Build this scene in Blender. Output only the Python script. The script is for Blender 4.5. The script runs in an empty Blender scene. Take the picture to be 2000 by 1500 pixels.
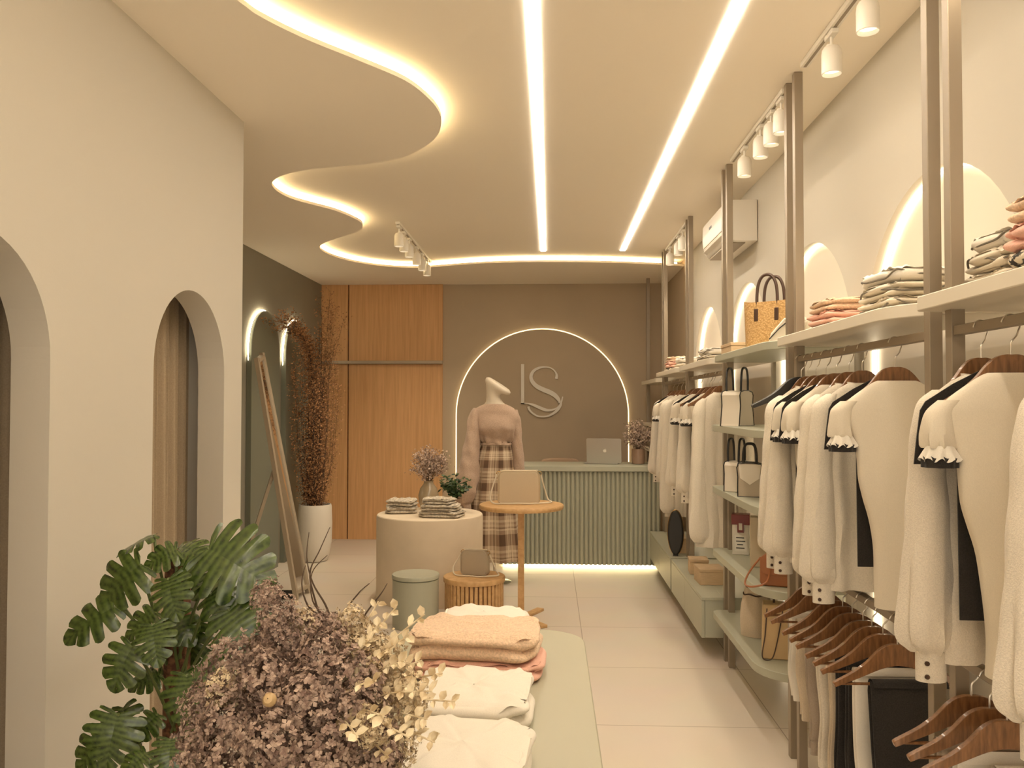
import bpy, bmesh, math, random
from math import sin, cos, pi, sqrt, radians as R
from mathutils import Vector, Matrix
random.seed(7)
SC = bpy.context.scene
COL = SC.collection

# ------------------------------------------------------------------ camera, world, exposure
FPX, YAW, PIT, ROL = 1622.0, .0459, .0242, -.0009
EYE = Vector((0, 0, 1.6))
cam_d = bpy.data.cameras.new('camera')
cam_d.sensor_width = 36; cam_d.lens = 36*FPX/2000; cam_d.clip_start = .05; cam_d.clip_end = 60
cam = bpy.data.objects.new('camera', cam_d); COL.objects.link(cam)
cam.location = EYE; cam.rotation_euler = (pi/2+PIT, ROL, YAW)
SC.camera = cam
w = bpy.data.worlds.new('world'); SC.world = w; w.use_nodes = True
w.node_tree.nodes['Background'].inputs[0].default_value = (1, .88, .72, 1)
w.node_tree.nodes['Background'].inputs[1].default_value = 1.1
SC.view_settings.view_transform = 'Standard'; SC.view_settings.look = 'None'
SC.view_settings.gamma = 1; SC.view_settings.exposure = 0.92
SC.cycles.use_denoising = True
SC.cycles.max_bounces = 10; SC.cycles.diffuse_bounces = 6; SC.cycles.glossy_bounces = 4; SC.cycles.transmission_bounces = 6
SC.cycles.sample_clamp_indirect = 6
WARM = (1, .865, .695)        # colour of the strip lights
LINE_POWER = 17.5            # the two lines in the ceiling
COVE_POWER = 9.0
NICHE_POWER = 2.4
SPOT_W = 6.0                # one track spotlight

def at(x, y, X=None, Y=None, Z=None):
    """a pixel of the 2000x1500 frame turned into a point on a world plane"""
    r2, u3, d2 = (x-1000)/FPX, (750-y)/FPX, 1.0
    c, s = cos(ROL), sin(ROL); r, u2 = c*r2-s*u3, s*r2+c*u3
    c, s = cos(PIT), sin(PIT); d, u = c*d2-s*u2, s*d2+c*u2
    c, s = cos(YAW), sin(YAW); v = Vector((c*r-s*d, s*r+c*d, u))
    t = (X-EYE.x)/v.x if X is not None else (Y-EYE.y)/v.y if Y is not None else (Z-EYE.z)/v.z
    return EYE+v*t

# ------------------------------------------------------------------ materials
def new_mat(name):
    m = bpy.data.materials.new(name); m.use_nodes = True
    nt = m.node_tree; b = nt.nodes['Principled BSDF']
    return m, nt, b
def mat(name, col, rough=.6, metal=0, var=0, vscale=4, bump=0, bscale=60, stretch=None, spec=None, coat=0, detail=4):
    m, nt, b = new_mat(name)
    b.inputs['Base Color'].default_value = (*col, 1); b.inputs['Roughness'].default_value = rough
    b.inputs['Metallic'].default_value = metal
    if spec is not None: b.inputs['Specular IOR Level'].default_value = spec
    if coat: b.inputs['Coat Weight'].default_value = coat
    tc = nt.nodes.new('ShaderNodeTexCoord'); mp = nt.nodes.new('ShaderNodeMapping')
    nt.links.new(tc.outputs['Object'], mp.inputs[0])
    if stretch: mp.inputs['Scale'].default_value = stretch
    if var:
        n = nt.nodes.new('ShaderNodeTexNoise'); n.inputs['Scale'].default_value = vscale; n.inputs['Detail'].default_value = detail
        cr = nt.nodes.new('ShaderNodeValToRGB')
        cr.color_ramp.elements[0].position = .3; cr.color_ramp.elements[1].position = .7
        cr.color_ramp.elements[0].color = (*[c*(1-var) for c in col], 1)
        cr.color_ramp.elements[1].color = (*[min(1, c*(1+var)) for c in col], 1)
        nt.links.new(mp.outputs[0], n.inputs['Vector']); nt.links.new(n.outputs['Fac'], cr.inputs[0])
        nt.links.new(cr.outputs[0], b.inputs['Base Color'])
    if bump:
        n = nt.nodes.new('ShaderNodeTexNoise'); n.inputs['Scale'].default_value = bscale; n.inputs['Detail'].default_value = 3
        bp = nt.nodes.new('ShaderNodeBump'); bp.inputs['Strength'].default_value = bump; bp.inputs['Distance'].default_value = .01
        nt.links.new(mp.outputs[0], n.inputs['Vector']); nt.links.new(n.outputs['Fac'], bp.inputs['Height'])
        nt.links.new(bp.outputs[0], b.inputs['Normal'])
    return m
def two_tone(name, c0, c1, scale, rough=.7, lo=.4, hi=.6, bump=0, tex='noise', trans=0):
    m, nt, b = new_mat(name); b.inputs['Roughness'].default_value = rough
    tc = nt.nodes.new('ShaderNodeTexCoord')
    n = nt.nodes.new('ShaderNodeTexNoise' if tex == 'noise' else 'ShaderNodeTexVoronoi'); n.inputs['Scale'].default_value = scale
    cr = nt.nodes.new('ShaderNodeValToRGB'); e = cr.color_ramp.elements
    e[0].position = lo; e[1].position = hi; e[0].color = (*c0, 1); e[1].color = (*c1, 1)
    nt.links.new(tc.outputs['Object'], n.inputs['Vector'])
    nt.links.new(n.outputs['Fac' if tex == 'noise' else 'Distance'], cr.inputs[0]); nt.links.new(cr.outputs[0], b.inputs['Base Color'])
    if bump:
        bp = nt.nodes.new('ShaderNodeBump'); bp.inputs['Strength'].default_value = bump; bp.inputs['Distance'].default_value = .004
        nt.links.new(n.outputs['Fac' if tex == 'noise' else 'Distance'], bp.inputs['Height']); nt.links.new(bp.outputs[0], b.inputs['Normal'])
    return m
def emit(name, col, power):
    m, nt, b = new_mat(name)
    b.inputs['Base Color'].default_value = (.8, .75, .65, 1)
    b.inputs['Emission Color'].default_value = (*col, 1); b.inputs['Emission Strength'].default_value = power
    return m
def wood(name, c0, c1, rough=.45, sc=(30, 30, 1.6), wscale=2.0, coat=0):
    m, nt, b = new_mat(name); b.inputs['Roughness'].default_value = rough
    if coat: b.inputs['Coat Weight'].default_value = coat
    tc = nt.nodes.new('ShaderNodeTexCoord'); mp = nt.nodes.new('ShaderNodeMapping'); mp.inputs['Scale'].default_value = sc
    n = nt.nodes.new('ShaderNodeTexNoise'); n.inputs['Scale'].default_value = wscale; n.inputs['Detail'].default_value = 6; n.inputs['Distortion'].default_value = .4
    cr = nt.nodes.new('ShaderNodeValToRGB'); e = cr.color_ramp.elements
    e[0].position = .32; e[1].position = .68; e[0].color = (*c0, 1); e[1].color = (*c1, 1)
    bp = nt.nodes.new('ShaderNodeBump'); bp.inputs['Strength'].default_value = .08; bp.inputs['Distance'].default_value = .004
    L = nt.links.new
    L(tc.outputs['Object'], mp.inputs[0]); L(mp.outputs[0], n.inputs['Vector']); L(n.outputs['Fac'], cr.inputs[0])
    L(cr.outputs[0], b.inputs['Base Color']); L(n.outputs['Fac'], bp.inputs['Height']); L(bp.outputs[0], b.inputs['Normal'])
    return m
def cloth(name, col, weave=260, bump=.35, var=.06, rough=.9):
    """a knitted or woven cloth: fine noise bump, slight unevenness, soft sheen"""
    m, nt, b = new_mat(name); b.inputs['Roughness'].default_value = rough; b.inputs['Specular IOR Level'].default_value = .2
    b.inputs['Sheen Weight'].default_value = .15
    tc = nt.nodes.new('ShaderNodeTexCoord'); L = nt.links.new
    n = nt.nodes.new('ShaderNodeTexNoise'); n.inputs['Scale'].default_value = weave; n.inputs['Detail'].default_value = 2
    cr = nt.nodes.new('ShaderNodeValToRGB'); e = cr.color_ramp.elements
    e[0].position = .3; e[1].position = .7
    e[0].color = (*[c*(1-var*1.6) for c in col], 1); e[1].color = (*[min(.95, c*(1+var)) for c in col], 1)
    bp = nt.nodes.new('ShaderNodeBump'); bp.inputs['Strength'].default_value = bump; bp.inputs['Distance'].default_value = .003
    L(tc.outputs['Object'], n.inputs['Vector']); L(n.outputs['Fac'], cr.inputs[0]); L(cr.outputs[0], b.inputs['Base Color'])
    L(n.outputs['Fac'], bp.inputs['Height']); L(bp.outputs[0], b.inputs['Normal'])
    return m

M = {}
M['white_wall'] = mat('cream wall paint', (.625, .59, .515), .75, bump=.03, bscale=120)
M['ceiling'] = mat('cream ceiling paint', (.92, .85, .735), .8)
M['taupe'] = mat('taupe wall paint', (.49, .40, .29), .8, var=.05, vscale=1.5)
M['grey_green'] = mat('grey green wall paint', (.26, .24, .19), .8, var=.05, vscale=1.2)
M['oak'] = wood('honey oak veneer', (.60, .34, .15), (.72, .425, .20), .5, (22, 22, .9))
M['oak_light'] = wood('light oak', (.52, .31, .13), (.66, .42, .20), .5, (14, 14, 14))
M['walnut'] = wood('walnut hanger wood', (.135, .058, .021), (.27, .125, .048), .35, (60, 60, 9), coat=.2)
M['post'] = mat('taupe lacquered metal', (.30, .245, .18), .4, .25)
M['shelf'] = mat('cream lacquered board', (.70, .64, .53), .45)
M['sage'] = mat('sage green lacquer', (.425, .428, .335), .45)
M['sage_top'] = mat('sage green table lacquer', (.41, .395, .295), .4)
M['sand'] = mat('sand coloured plaster', (.73, .62, .47), .75, var=.04, vscale=6)
M['white_metal'] = mat('white lacquered metal', (.80, .76, .68), .35)
M['plastic_white'] = mat('white plastic', (.78, .74, .67), .35)
M['dark'] = mat('black plastic', (.02, .018, .016), .4)
M['chrome'] = mat('brushed steel', (.70, .66, .60), .28, 1)
M['silver'] = mat('silver aluminium', (.55, .53, .50), .35, .85)
M['beige_metal'] = mat('beige metal frame', (.42, .35, .26), .4, .2)
M['mirror'] = mat('mirror glass', (.85, .85, .83), .03, 1)
M['mirror_green'] = mat('grey green panel', (.20, .21, .165), .5)
M['mirror_cream'] = mat('cream niche board', (.78, .72, .62), .6)
M['pot_white'] = mat('matt white ceramic', (.72, .67, .59), .6, bump=.05, bscale=200)
M['pot_black'] = mat('dark planter', (.05, .045, .04), .6)
M['soil'] = mat('soil', (.05, .035, .025), .95, bump=.8, bscale=90)
M['coir'] = two_tone('brown coir pole', (.10, .04, .02), (.24, .11, .05), 70, .95, bump=.8)
M['ivory'] = cloth('ivory knit', (.70, .635, .525))
M['ivory_fine'] = cloth('ivory jersey', (.70, .63, .51), weave=420, bump=.18, var=.03)
M['knit'] = cloth('ivory boucle knit', (.70, .63, .525), weave=330, bump=.6, var=.07)
M['black_cloth'] = cloth('black cloth', (.028, .024, .021), weave=300, var=.2)
M['taupe_cloth'] = cloth('taupe trouser cloth', (.36, .29, .225))
M['beige_cloth'] = cloth('beige trouser cloth', (.60, .50, .37))
M['white_cotton'] = cloth('white cotton', (.76, .71, .62), weave=380, bump=.15, var=.03)
M['grey_trim'] = mat('dark hem piping', (.16, .14, .11), .9)
M['pink'] = cloth('salmon pink cotton', (.74, .43, .335), weave=300)
M['peach'] = cloth('peach boucle knit', (.73, .535, .375), weave=150, bump=.9, var=.12)
M['print'] = two_tone('black and cream print', (.03, .028, .025), (.62, .55, .43), 38, .9, .46, .50)
M['blush'] = cloth('blush sweatshirt fleece', (.47, .345, .262), weave=160, bump=.4, var=.10)
M['manne'] = mat('mannequin cream lacquer', (.70, .62, .50), .45)
M['curtain'] = cloth('beige velvet curtain', (.46, .37, .26), weave=200, bump=.2)
M['stone_cloth'] = two_tone('striped grey linen', (.42, .36, .28), (.66, .59, .48), 55, .9, .40, .62)
M['straw'] = None
M['brown_leather'] = mat('dark brown leather', (.06, .030, .018), .4)
M['tan_leather'] = mat('tan leather', (.34, .125, .045), .4, bump=.1, bscale=200)
M['camel'] = mat('camel leather', (.56, .39, .20), .5, bump=.08, bscale=200)
M['beige_leather'] = mat('beige leather', (.58, .475, .325), .45, bump=.12, bscale=260)
M['taupe_leather'] = mat('taupe leather', (.45, .375, .275), .45, bump=.12, bscale=260)
M['cord'] = mat('cream cord', (.70, .62, .48), .7)
M['ivory_leather'] = mat('ivory leather', (.72, .65, .54), .45)
M['wine'] = mat('dark red lacquer', (.22, .035, .025), .35)
M['gold'] = mat('brass fitting', (.70, .45, .16), .25, 1)
M['kraft'] = mat('pale wooden box', (.56, .41, .25), .65, var=.08, vscale=20, stretch=(1, 1, 8))
M['paper'] = mat('printed paper', (.72, .68, .60), .7)
M['petal_mauve'] = two_tone('dusty mauve petals', (.20, .125, .10), (.50, .375, .30), 90, .85, .36, .64)
M['petal_cream'] = two_tone('parchment petals', (.38, .27, .16), (.76, .64, .44), 45, .8, .36, .60)
M['leaf_cream'] = two_tone('bleached leaves', (.50, .38, .22), (.82, .72, .52), 30, .7, .35, .60)
M['twig'] = mat('dark twig bark', (.085, .055, .035), .9)
M['rust'] = two_tone('rust brown dried leaves', (.15, .068, .028), (.50, .26, .115), 30, .85, .36, .62)
M['bloom_pink'] = two_tone('small dried blossom', (.24, .15, .11), (.64, .50, .40), 60, .85, .38, .6)
M['monstera'] = None
M['stem_green'] = mat('green stem', (.10, .13, .035), .5)
M['dark_leaf'] = two_tone('dark green leaves', (.015, .035, .012), (.07, .12, .035), 25, .4)
M['amber_vase'] = mat('smoked amber ceramic', (.42, .33, .21), .18, coat=.5)
M['rose_vase'] = mat('rosy brown glazed vase', (.34, .22, .15), .25, coat=.4)
M['seat'] = cloth('blush chair fabric', (.50, .36, .25))
M['line_light'] = emit('ceiling line light', WARM, LINE_POWER)
M['cove_light'] = emit('cove strip light', (1, .77, .43), COVE_POWER)
M['niche_light'] = emit('niche strip light', (1, .84, .60), NICHE_POWER)
M['arch_light'] = emit('arch outline light', (1, .76, .42), 1.3)
M['wall_arch_light'] = emit('mirror back light', (1, .84, .56), 9.0)
M['plinth_light'] = emit('plinth strip light', (1, .82, .45), 9.0)
M['spot_light'] = emit('spot lamp face', (1, .85, .65), 1.0)

def make_floor_mat():
    m, nt, b = new_mat('cream stone tile'); L = nt.links.new
    tc = nt.nodes.new('ShaderNodeTexCoord'); mp = nt.nodes.new('ShaderNodeMapping')
    mp.inputs['Location'].default_value = (-.2201, -4.2001, 0)
    br = nt.nodes.new('ShaderNodeTexBrick'); br.offset = 0; br.squash = 1
    br.inputs['Scale'].default_value = 1; br.inputs['Brick Width'].default_value = .9135; br.inputs['Row Height'].default_value = .9135
    br.inputs['Mortar Size'].default_value = .0028; br.inputs['Mortar Smooth'].default_value = .2
    br.inputs['Color1'].default_value = (.70, .625, .53, 1); br.inputs['Color2'].default_value = (.685, .61, .52, 1); br.inputs['Mortar'].default_value = (.36, .29, .22, 1)
    n = nt.nodes.new('ShaderNodeTexNoise'); n.inputs['Scale'].default_value = 2.2; n.inputs['Detail'].default_value = 6
    mx = nt.nodes.new('ShaderNodeMix'); mx.data_type = 'RGBA'; mx.blend_type = 'MULTIPLY'; mx.inputs[0].default_value = .12
    L(tc.outputs['Object'], mp.inputs[0]); L(mp.outputs[0], br.inputs['Vector']); L(tc.outputs['Object'], n.inputs['Vector'])
    L(br.outputs['Color'], mx.inputs[6]); L(n.outputs['Color'], mx.inputs[7]); L(mx.outputs[2], b.inputs['Base Color'])
    b.inputs['Roughness'].default_value = .42; b.inputs['Specular IOR Level'].default_value = .35
    return m
M['floor'] = make_floor_mat()
def make_plaid():
    m, nt, b = new_mat('brown and cream plaid'); L = nt.links.new
    uv = nt.nodes.new('ShaderNodeUVMap'); sp = nt.nodes.new('ShaderNodeSeparateXYZ'); L(uv.outputs[0], sp.inputs[0])
    def stripe(out, n):
        mu = nt.nodes.new('ShaderNodeMath'); mu.operation = 'MULTIPLY'; mu.inputs[1].default_value = n; L(out, mu.inputs[0])
        fr = nt.nodes.new('ShaderNodeMath'); fr.operation = 'FRACT'; L(mu.outputs[0], fr.inputs[0])
        cr = nt.nodes.new('ShaderNodeValToRGB'); cr.color_ramp.interpolation = 'CONSTANT'; e = cr.color_ramp.elements
        e[0].position = 0; e[0].color = (0, 0, 0, 1); e[1].position = .36; e[1].color = (.55, .55, .55, 1)
        for p, v in ((.50, 1), (.58, .55), (.66, .8), (.74, .3), (.80, 1), (.86, .55)):
            x = e.new(p); x.color = (v, v, v, 1)
        L(fr.outputs[0], cr.inputs[0]); return cr.outputs[0]
    a, c = stripe(sp.outputs[0], 9), stripe(sp.outputs[1], 6)
    ad = nt.nodes.new('ShaderNodeMix'); ad.data_type = 'RGBA'; ad.inputs[0].default_value = .5; L(a, ad.inputs[6]); L(c, ad.inputs[7])
    cr = nt.nodes.new('ShaderNodeValToRGB'); e = cr.color_ramp.elements
    e[0].color = (.11, .062, .036, 1); e[1].color = (.66, .55, .40, 1); e[1].position = .85
    x = e.new(.3); x.color = (.30, .205, .135, 1)
    L(ad.outputs[2], cr.inputs[0]); L(cr.outputs[0], b.inputs['Base Color']); b.inputs['Roughness'].default_value = .9
    return m
M['plaid'] = make_plaid()
def make_straw():
    m, nt, b = new_mat('woven straw'); L = nt.links.new
    tc = nt.nodes.new('ShaderNodeTexCoord')
    v = nt.nodes.new('ShaderNodeTexVoronoi'); v.inputs['Scale'].default_value = 110; L(tc.outputs['Object'], v.inputs['Vector'])
    cr = nt.nodes.new('ShaderNodeValToRGB'); e = cr.color_ramp.elements
    e[0].color = (.60, .39, .17, 1); e[1].color = (.40, .23, .08, 1); e[1].position = .8
    bp = nt.nodes.new('ShaderNodeBump'); bp.inputs['Strength'].default_value = .6; bp.inputs['Distance'].default_value = .003; bp.invert = True
    L(v.outputs['Distance'], cr.inputs[0]); L(cr.outputs[0], b.inputs['Base Color']); L(v.outputs['Distance'], bp.inputs['Height']); L(bp.outputs[0], b.inputs['Normal'])
    b.inputs['Roughness'].default_value = .8
    return m
M['straw'] = make_straw()
def make_monstera():
    m, nt, b = new_mat('monstera leaf'); L = nt.links.new
    uv = nt.nodes.new('ShaderNodeUVMap'); w = nt.nodes.new('ShaderNodeTexWave'); w.inputs['Scale'].default_value = 1.1; w.inputs['Distortion'].default_value = .3
    w.bands_direction = 'X'; L(uv.outputs[0], w.inputs['Vector'])
    tc = nt.nodes.new('ShaderNodeTexCoord'); n = nt.nodes.new('ShaderNodeTexNoise'); n.inputs['Scale'].default_value = 9; L(tc.outputs['Object'], n.inputs['Vector'])
    mx = nt.nodes.new('ShaderNodeMath'); mx.operation = 'MULTIPLY_ADD'; mx.inputs[1].default_value = .35; L(w.outputs['Fac'], mx.inputs[0]); L(n.outputs['Fac'], mx.inputs[2])
    cr = nt.nodes.new('ShaderNodeValToRGB'); e = cr.color_ramp.elements
    e[0].position = .3; e[0].color = (.010, .027, .005, 1); e[1].position = .95; e[1].color = (.09, .138, .028, 1)
    L(mx.outputs[0], cr.inputs[0]); L(cr.outputs[0], b.inputs['Base Color'])
    b.inputs['Roughness'].default_value = .22; b.inputs['Coat Weight'].default_value = .4; b.inputs['Coat Roughness'].default_value = .12
    bp = nt.nodes.new('ShaderNodeBump'); bp.inputs['Strength'].default_value = .15; bp.inputs['Distance'].default_value = .004
    L(w.outputs['Fac'], bp.inputs['Height']); L(bp.outputs[0], b.inputs['Normal'])
    return m
M['monstera'] = make_monstera()

# ------------------------------------------------------------------ mesh builder
class MB:
    def __init__(s): s.v = []; s.f = []; s.uv = {}
    def add(s, vs, fs, uvs=None):
        o = len(s.v); s.v += [tuple(p) for p in vs]
        for k, f in enumerate(fs):
            if uvs: s.uv[len(s.f)] = uvs[k]
            s.f.append(tuple(i+o for i in f))
        return s
    def box(s, x0, x1, y0, y1, z0, z1):
        return s.add([(x0, y0, z0), (x1, y0, z0), (x1, y1, z0), (x0, y1, z0), (x0, y0, z1), (x1, y0, z1), (x1, y1, z1), (x0, y1, z1)],
                     [(0, 3, 2, 1), (4, 5, 6, 7), (0, 1, 5, 4), (1, 2, 6, 5), (2, 3, 7, 6), (3, 0, 4, 7)])
    def bar(s, a, b, wx, wy, up=(0, 0, 1)):
        a, b = Vector(a), Vector(b); d = (b-a).normalized(); u = Vector(up)
        if abs(d.dot(u)) > .98: u = Vector((1, 0, 0))
        e = d.cross(u).normalized(); g = e.cross(d).normalized()
        vs = [p+e*sx*wx/2+g*sy*wy/2 for p in (a, b) for sx, sy in ((-1, -1), (1, -1), (1, 1), (-1, 1))]
        return s.add(vs, [(3, 2, 1, 0), (4, 5, 6, 7), (0, 1, 5, 4), (1, 2, 6, 5), (2, 3, 7, 6), (3, 0, 4, 7)])
    def tube(s, path, rad, n=8, closed=False, cap=True):
        P = [Vector(p) for p in path]; k = len(P)
        rr = rad if isinstance(rad, (list, tuple)) else [rad]*k
        vs = []; ref = None
        for i in range(k):
            if closed: d = P[(i+1) % k]-P[i-1]
            else: d = P[min(i+1, k-1)]-P[max(i-1, 0)]
            d.normalize()
            if ref is None:
                ref = d.cross(Vector((0, 0, 1)))
                if ref.length < .05: ref = d.cross(Vector((1, 0, 0)))
            ref = (ref-d*ref.dot(d)); 
            if ref.length < 1e-5: ref = d.orthogonal()
            ref.normalize(); g = d.cross(ref)
            for j in range(n):
                a = 2*pi*j/n; vs.append(P[i]+ref*cos(a)*rr[i]+g*sin(a)*rr[i])
        fs = []
        for i in range(k if closed else k-1):
            i2 = (i+1) % k
            for j in range(n): fs.append((i*n+j, i*n+(j+1) % n, i2*n+(j+1) % n, i2*n+j))
        if not closed and cap: fs += [tuple(range(n-1, -1, -1)), tuple((k-1)*n+j for j in range(n))]
        return s.add(vs, fs)
    def lathe(s, prof, c=(0, 0, 0), n=40, cap=True):
        vs = []; k = len(prof)
        for r, z in prof:
            for j in range(n):
                a = 2*pi*j/n; vs.append((c[0]+r*cos(a), c[1]+r*sin(a), c[2]+z))
        fs = [(i*n+j, i*n+(j+1) % n, (i+1)*n+(j+1) % n, (i+1)*n+j) for i in range(k-1) for j in range(n)]
        if cap: fs += [tuple(range(n-1, -1, -1)), tuple((k-1)*n+j for j in range(n))]
        return s.add(vs, fs)
    def prism(s, poly, h0, h1, axis='z'):
        f = {'z': lambda p, h: (p[0], p[1], h), 'y': lambda p, h: (p[0], h, p[1]), 'x': lambda p, h: (h, p[0], p[1])}[axis]
        n = len(poly)
        vs = [f(p, h0) for p in poly]+[f(p, h1) for p in poly]
        return s.add(vs, [tuple(range(n-1, -1, -1)), tuple(range(n, 2*n))]+[(i, (i+1) % n, n+(i+1) % n, n+i) for i in range(n)])
    def grid(s, fn, nu, nv, cu=False, uv=True, uvscale=(1, 1)):
        vs = [fn(i/(nu if cu else nu-1), j/(nv-1)) for j in range(nv) for i in range(nu)]
        fs = []; uvs = []
        for j in range(nv-1):
            for i in range(nu if cu else nu-1):
                i2 = (i+1) % nu
                fs.append((j*nu+i, j*nu+i2, (j+1)*nu+i2, (j+1)*nu+i))
                d = nu if cu else nu-1
                u0, u1, v0, v1 = i/d*uvscale[0], (i+1)/d*uvscale[0], j/(nv-1)*uvscale[1], (j+1)/(nv-1)*uvscale[1]
                uvs.append([(u0, v0), (u1, v0), (u1, v1), (u0, v1)])
        return s.add(vs, fs, uvs if uv else None)
    def xf(s, mtx, start=0):
        for i in range(start, len(s.v)): s.v[i] = tuple(mtx @ Vector(s.v[i]))
        return s
    def mesh(s, name, material, smooth=True, inv=None):
        me = bpy.data.meshes.new(name)
        me.from_pydata([tuple(inv @ Vector(p)) for p in s.v] if inv else s.v, [], s.f)
        if s.uv:
            ul = me.uv_layers.new(name='uv')
            for pi_, poly in enumerate(me.polygons):
                if pi_ in s.uv:
                    for k, li in enumerate(poly.loop_indices): ul.data[li].uv = s.uv[pi_][k]
        me.materials.append(material)
        if smooth:
            me.polygons.foreach_set('use_smooth', [True]*len(me.polygons))
        return me

def tag(o, label=None, cat=None, group=None, kind=None):
    if label: o['label'] = label
    if cat: o['category'] = cat
    if group: o['group'] = group
    if kind: o['kind'] = kind
    return o
def link(name, me, parent=None, bevel=0, smooth_angle=None, sub=0, solid=0, flat=False):
    o = bpy.data.objects.new(name, me); COL.objects.link(o)
    if parent: o.parent = parent
    if solid:
        m = o.modifiers.new('solid', 'SOLIDIFY'); m.thickness = solid; m.offset = 0
    if bevel:
        m = o.modifiers.new('bevel', 'BEVEL'); m.width = bevel; m.segments = 2; m.limit_method = 'ANGLE'; m.angle_limit = R(40)
    if sub:
        m = o.modifiers.new('sub', 'SUBSURF'); m.levels = sub; m.render_levels = sub
    return o
def sharp(me, ang=35):
    bm = bmesh.new(); bm.from_mesh(me)
    bmesh.ops.recalc_face_normals(bm, faces=bm.faces)
    for e in bm.edges:
        e.smooth = len(e.link_faces) == 2 and e.calc_face_angle(0) < R(ang)
    bm.to_mesh(me); bm.free(); return me
def root_inv(root):
    return (Matrix.Translation(root.location) @ Matrix.Rotation(root.rotation_euler.z, 4, 'Z')).inverted()
def thing(name, label, cat, loc=(0, 0, 0), rz=0, group=None):
    o = bpy.data.objects.new(name, None); COL.objects.link(o); o.empty_display_size = .05
    o.location = loc; o.rotation_euler = (0, 0, rz)
    return tag(o, label, cat, group)
def part(name, mb, m, root, world=True, bevel=0, soft=True, label=None, inv=None, solid=0, sub=0, kind=None):
    """a part of a thing; the builder is in world coordinates unless world is False"""
    iv = inv if inv is not None else (root_inv(root) if world else None)
    me = mb.mesh(name, m if not isinstance(m, str) else M[m], True, iv)
    if not sub: sharp(me, 60 if soft == 'very' else 38)
    o = link(name, me, root, bevel, solid=solid, sub=sub)
    if label: o['label'] = label
    if kind: o['kind'] = kind
    return o
def one(name, mb, m, label, cat, loc=None, group=None, bevel=0, kind=None, solid=0, sub=0):
    """a thing that is a single mesh; builder in world coordinates, origin moved to loc"""
    loc = Vector(loc) if loc is not None else Vector((0, 0, 0))
    me = mb.mesh(name, M[m] if isinstance(m, str) else m, True, Matrix.Translation(-loc))
    if not sub: sharp(me)
    o = link(name, me, None, bevel, solid=solid, sub=sub); o.location = loc
    return tag(o, label, cat, group, kind)
def struct(name, mb, m, bevel=0):
    me = mb.mesh(name, M[m], True); sharp(me)
    o = link(name, me, None, bevel); o['kind'] = 'structure'; return o
def kids(o): return [c for c in bpy.data.objects if c.parent == o]
def dup(root, loc, rz=0, label=None, group=None):
    def cp(o, par):
        c = o.copy(); COL.objects.link(c); c.parent = par
        for k in kids(o): cp(k, c)
        return c
    r = cp(root, None); r.location = loc; r.rotation_euler = (0, 0, rz)
    if label: r['label'] = label
    if group: r['group'] = group
    return r
def catmull(pts, n=8, closed=False):
    """smooth a list of tuples of any length"""
    out = []; k = len(pts); dims = len(pts[0])
    g = (lambda i: pts[i % k]) if closed else (lambda i: pts[max(0, min(k-1, i))])
    for i in range(k if closed else k-1):
        p0, p1, p2, p3 = g(i-1), g(i), g(i+1), g(i+2)
        for j in range(n):
            t = j/n
            out.append(tuple(.5*((2*p1[d])+(-p0[d]+p2[d])*t+(2*p0[d]-5*p1[d]+4*p2[d]-p3[d])*t*t+(-p0[d]+3*p1[d]-3*p2[d]+p3[d])*t**3) for d in range(dims)))
    if not closed: out.append(tuple(pts[-1]))
    return out
def rrect(x0, x1, y0, y1, rs, n=7):
    """rounded rectangle outline; rs = radii at (x0,y0),(x1,y0),(x1,y1),(x0,y1)"""
    out = []
    for (cx, cy, r, a0) in ((x0+rs[0], y0+rs[0], rs[0], pi), (x1-rs[1], y0+rs[1], rs[1], 1.5*pi), (x1-rs[2], y1-rs[2], rs[2], 0), (x0+rs[3], y1-rs[3], rs[3], .5*pi)):
        if r < 1e-6: out.append((cx, cy)); continue
        out += [(cx+r*cos(a0+k/n*pi/2), cy+r*sin(a0+k/n*pi/2)) for k in range(n+1)]
    return out
def noise2(a, b, s=0):
    return (sin(a*1.7+s)+sin(b*2.3+s*1.3+a*.6)+sin(a*3.1-b*1.9+s*2.1)*.6)/2.6
# ================================================================== THE ROOM
XR, XL, XLB, YB, YF, ZC, ZS = 1.373, -1.542, -2.725, 9.8, -2.5, 3.08, 3.02
def arch_out(c, r, zs, z0=0, n=28):
    return [(c-r, z0)]+[(c-r*cos(pi*k/n), zs+r*sin(pi*k/n)) for k in range(n+1)]+[(c+r, z0)]
def arched_wall(x, y0, y1, z1, arches, dx):
    mb = MB(); ys = {y0: None, y1: None}; n = 28
    def zb(y, side):
        for c, r, zs in arches:
            if c-r-1e-6 < y+side*1e-4 < c+r+1e-6: return zs+sqrt(max(0, r*r-(y-c)**2))
        return 0.0
    Y = sorted({y0, y1} | {c-r*cos(pi*k/n) for c, r, zs in arches for k in range(n+1)})
    for a, b in zip(Y, Y[1:]):
        if b-a < 1e-6: continue
        mb.add([(x, a, zb(a, 1)), (x, b, zb(b, -1)), (x, b, z1), (x, a, z1)], [(0, 1, 2, 3)])
    for c, r, zs in arches:
        o = arch_out(c, r, zs)
        for (a, za), (b, z_b) in zip(o, o[1:]):
            mb.add([(x, a, za), (x, b, z_b), (x+dx, b, z_b), (x+dx, a, za)], [(0, 1, 2, 3)])
    return mb
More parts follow.
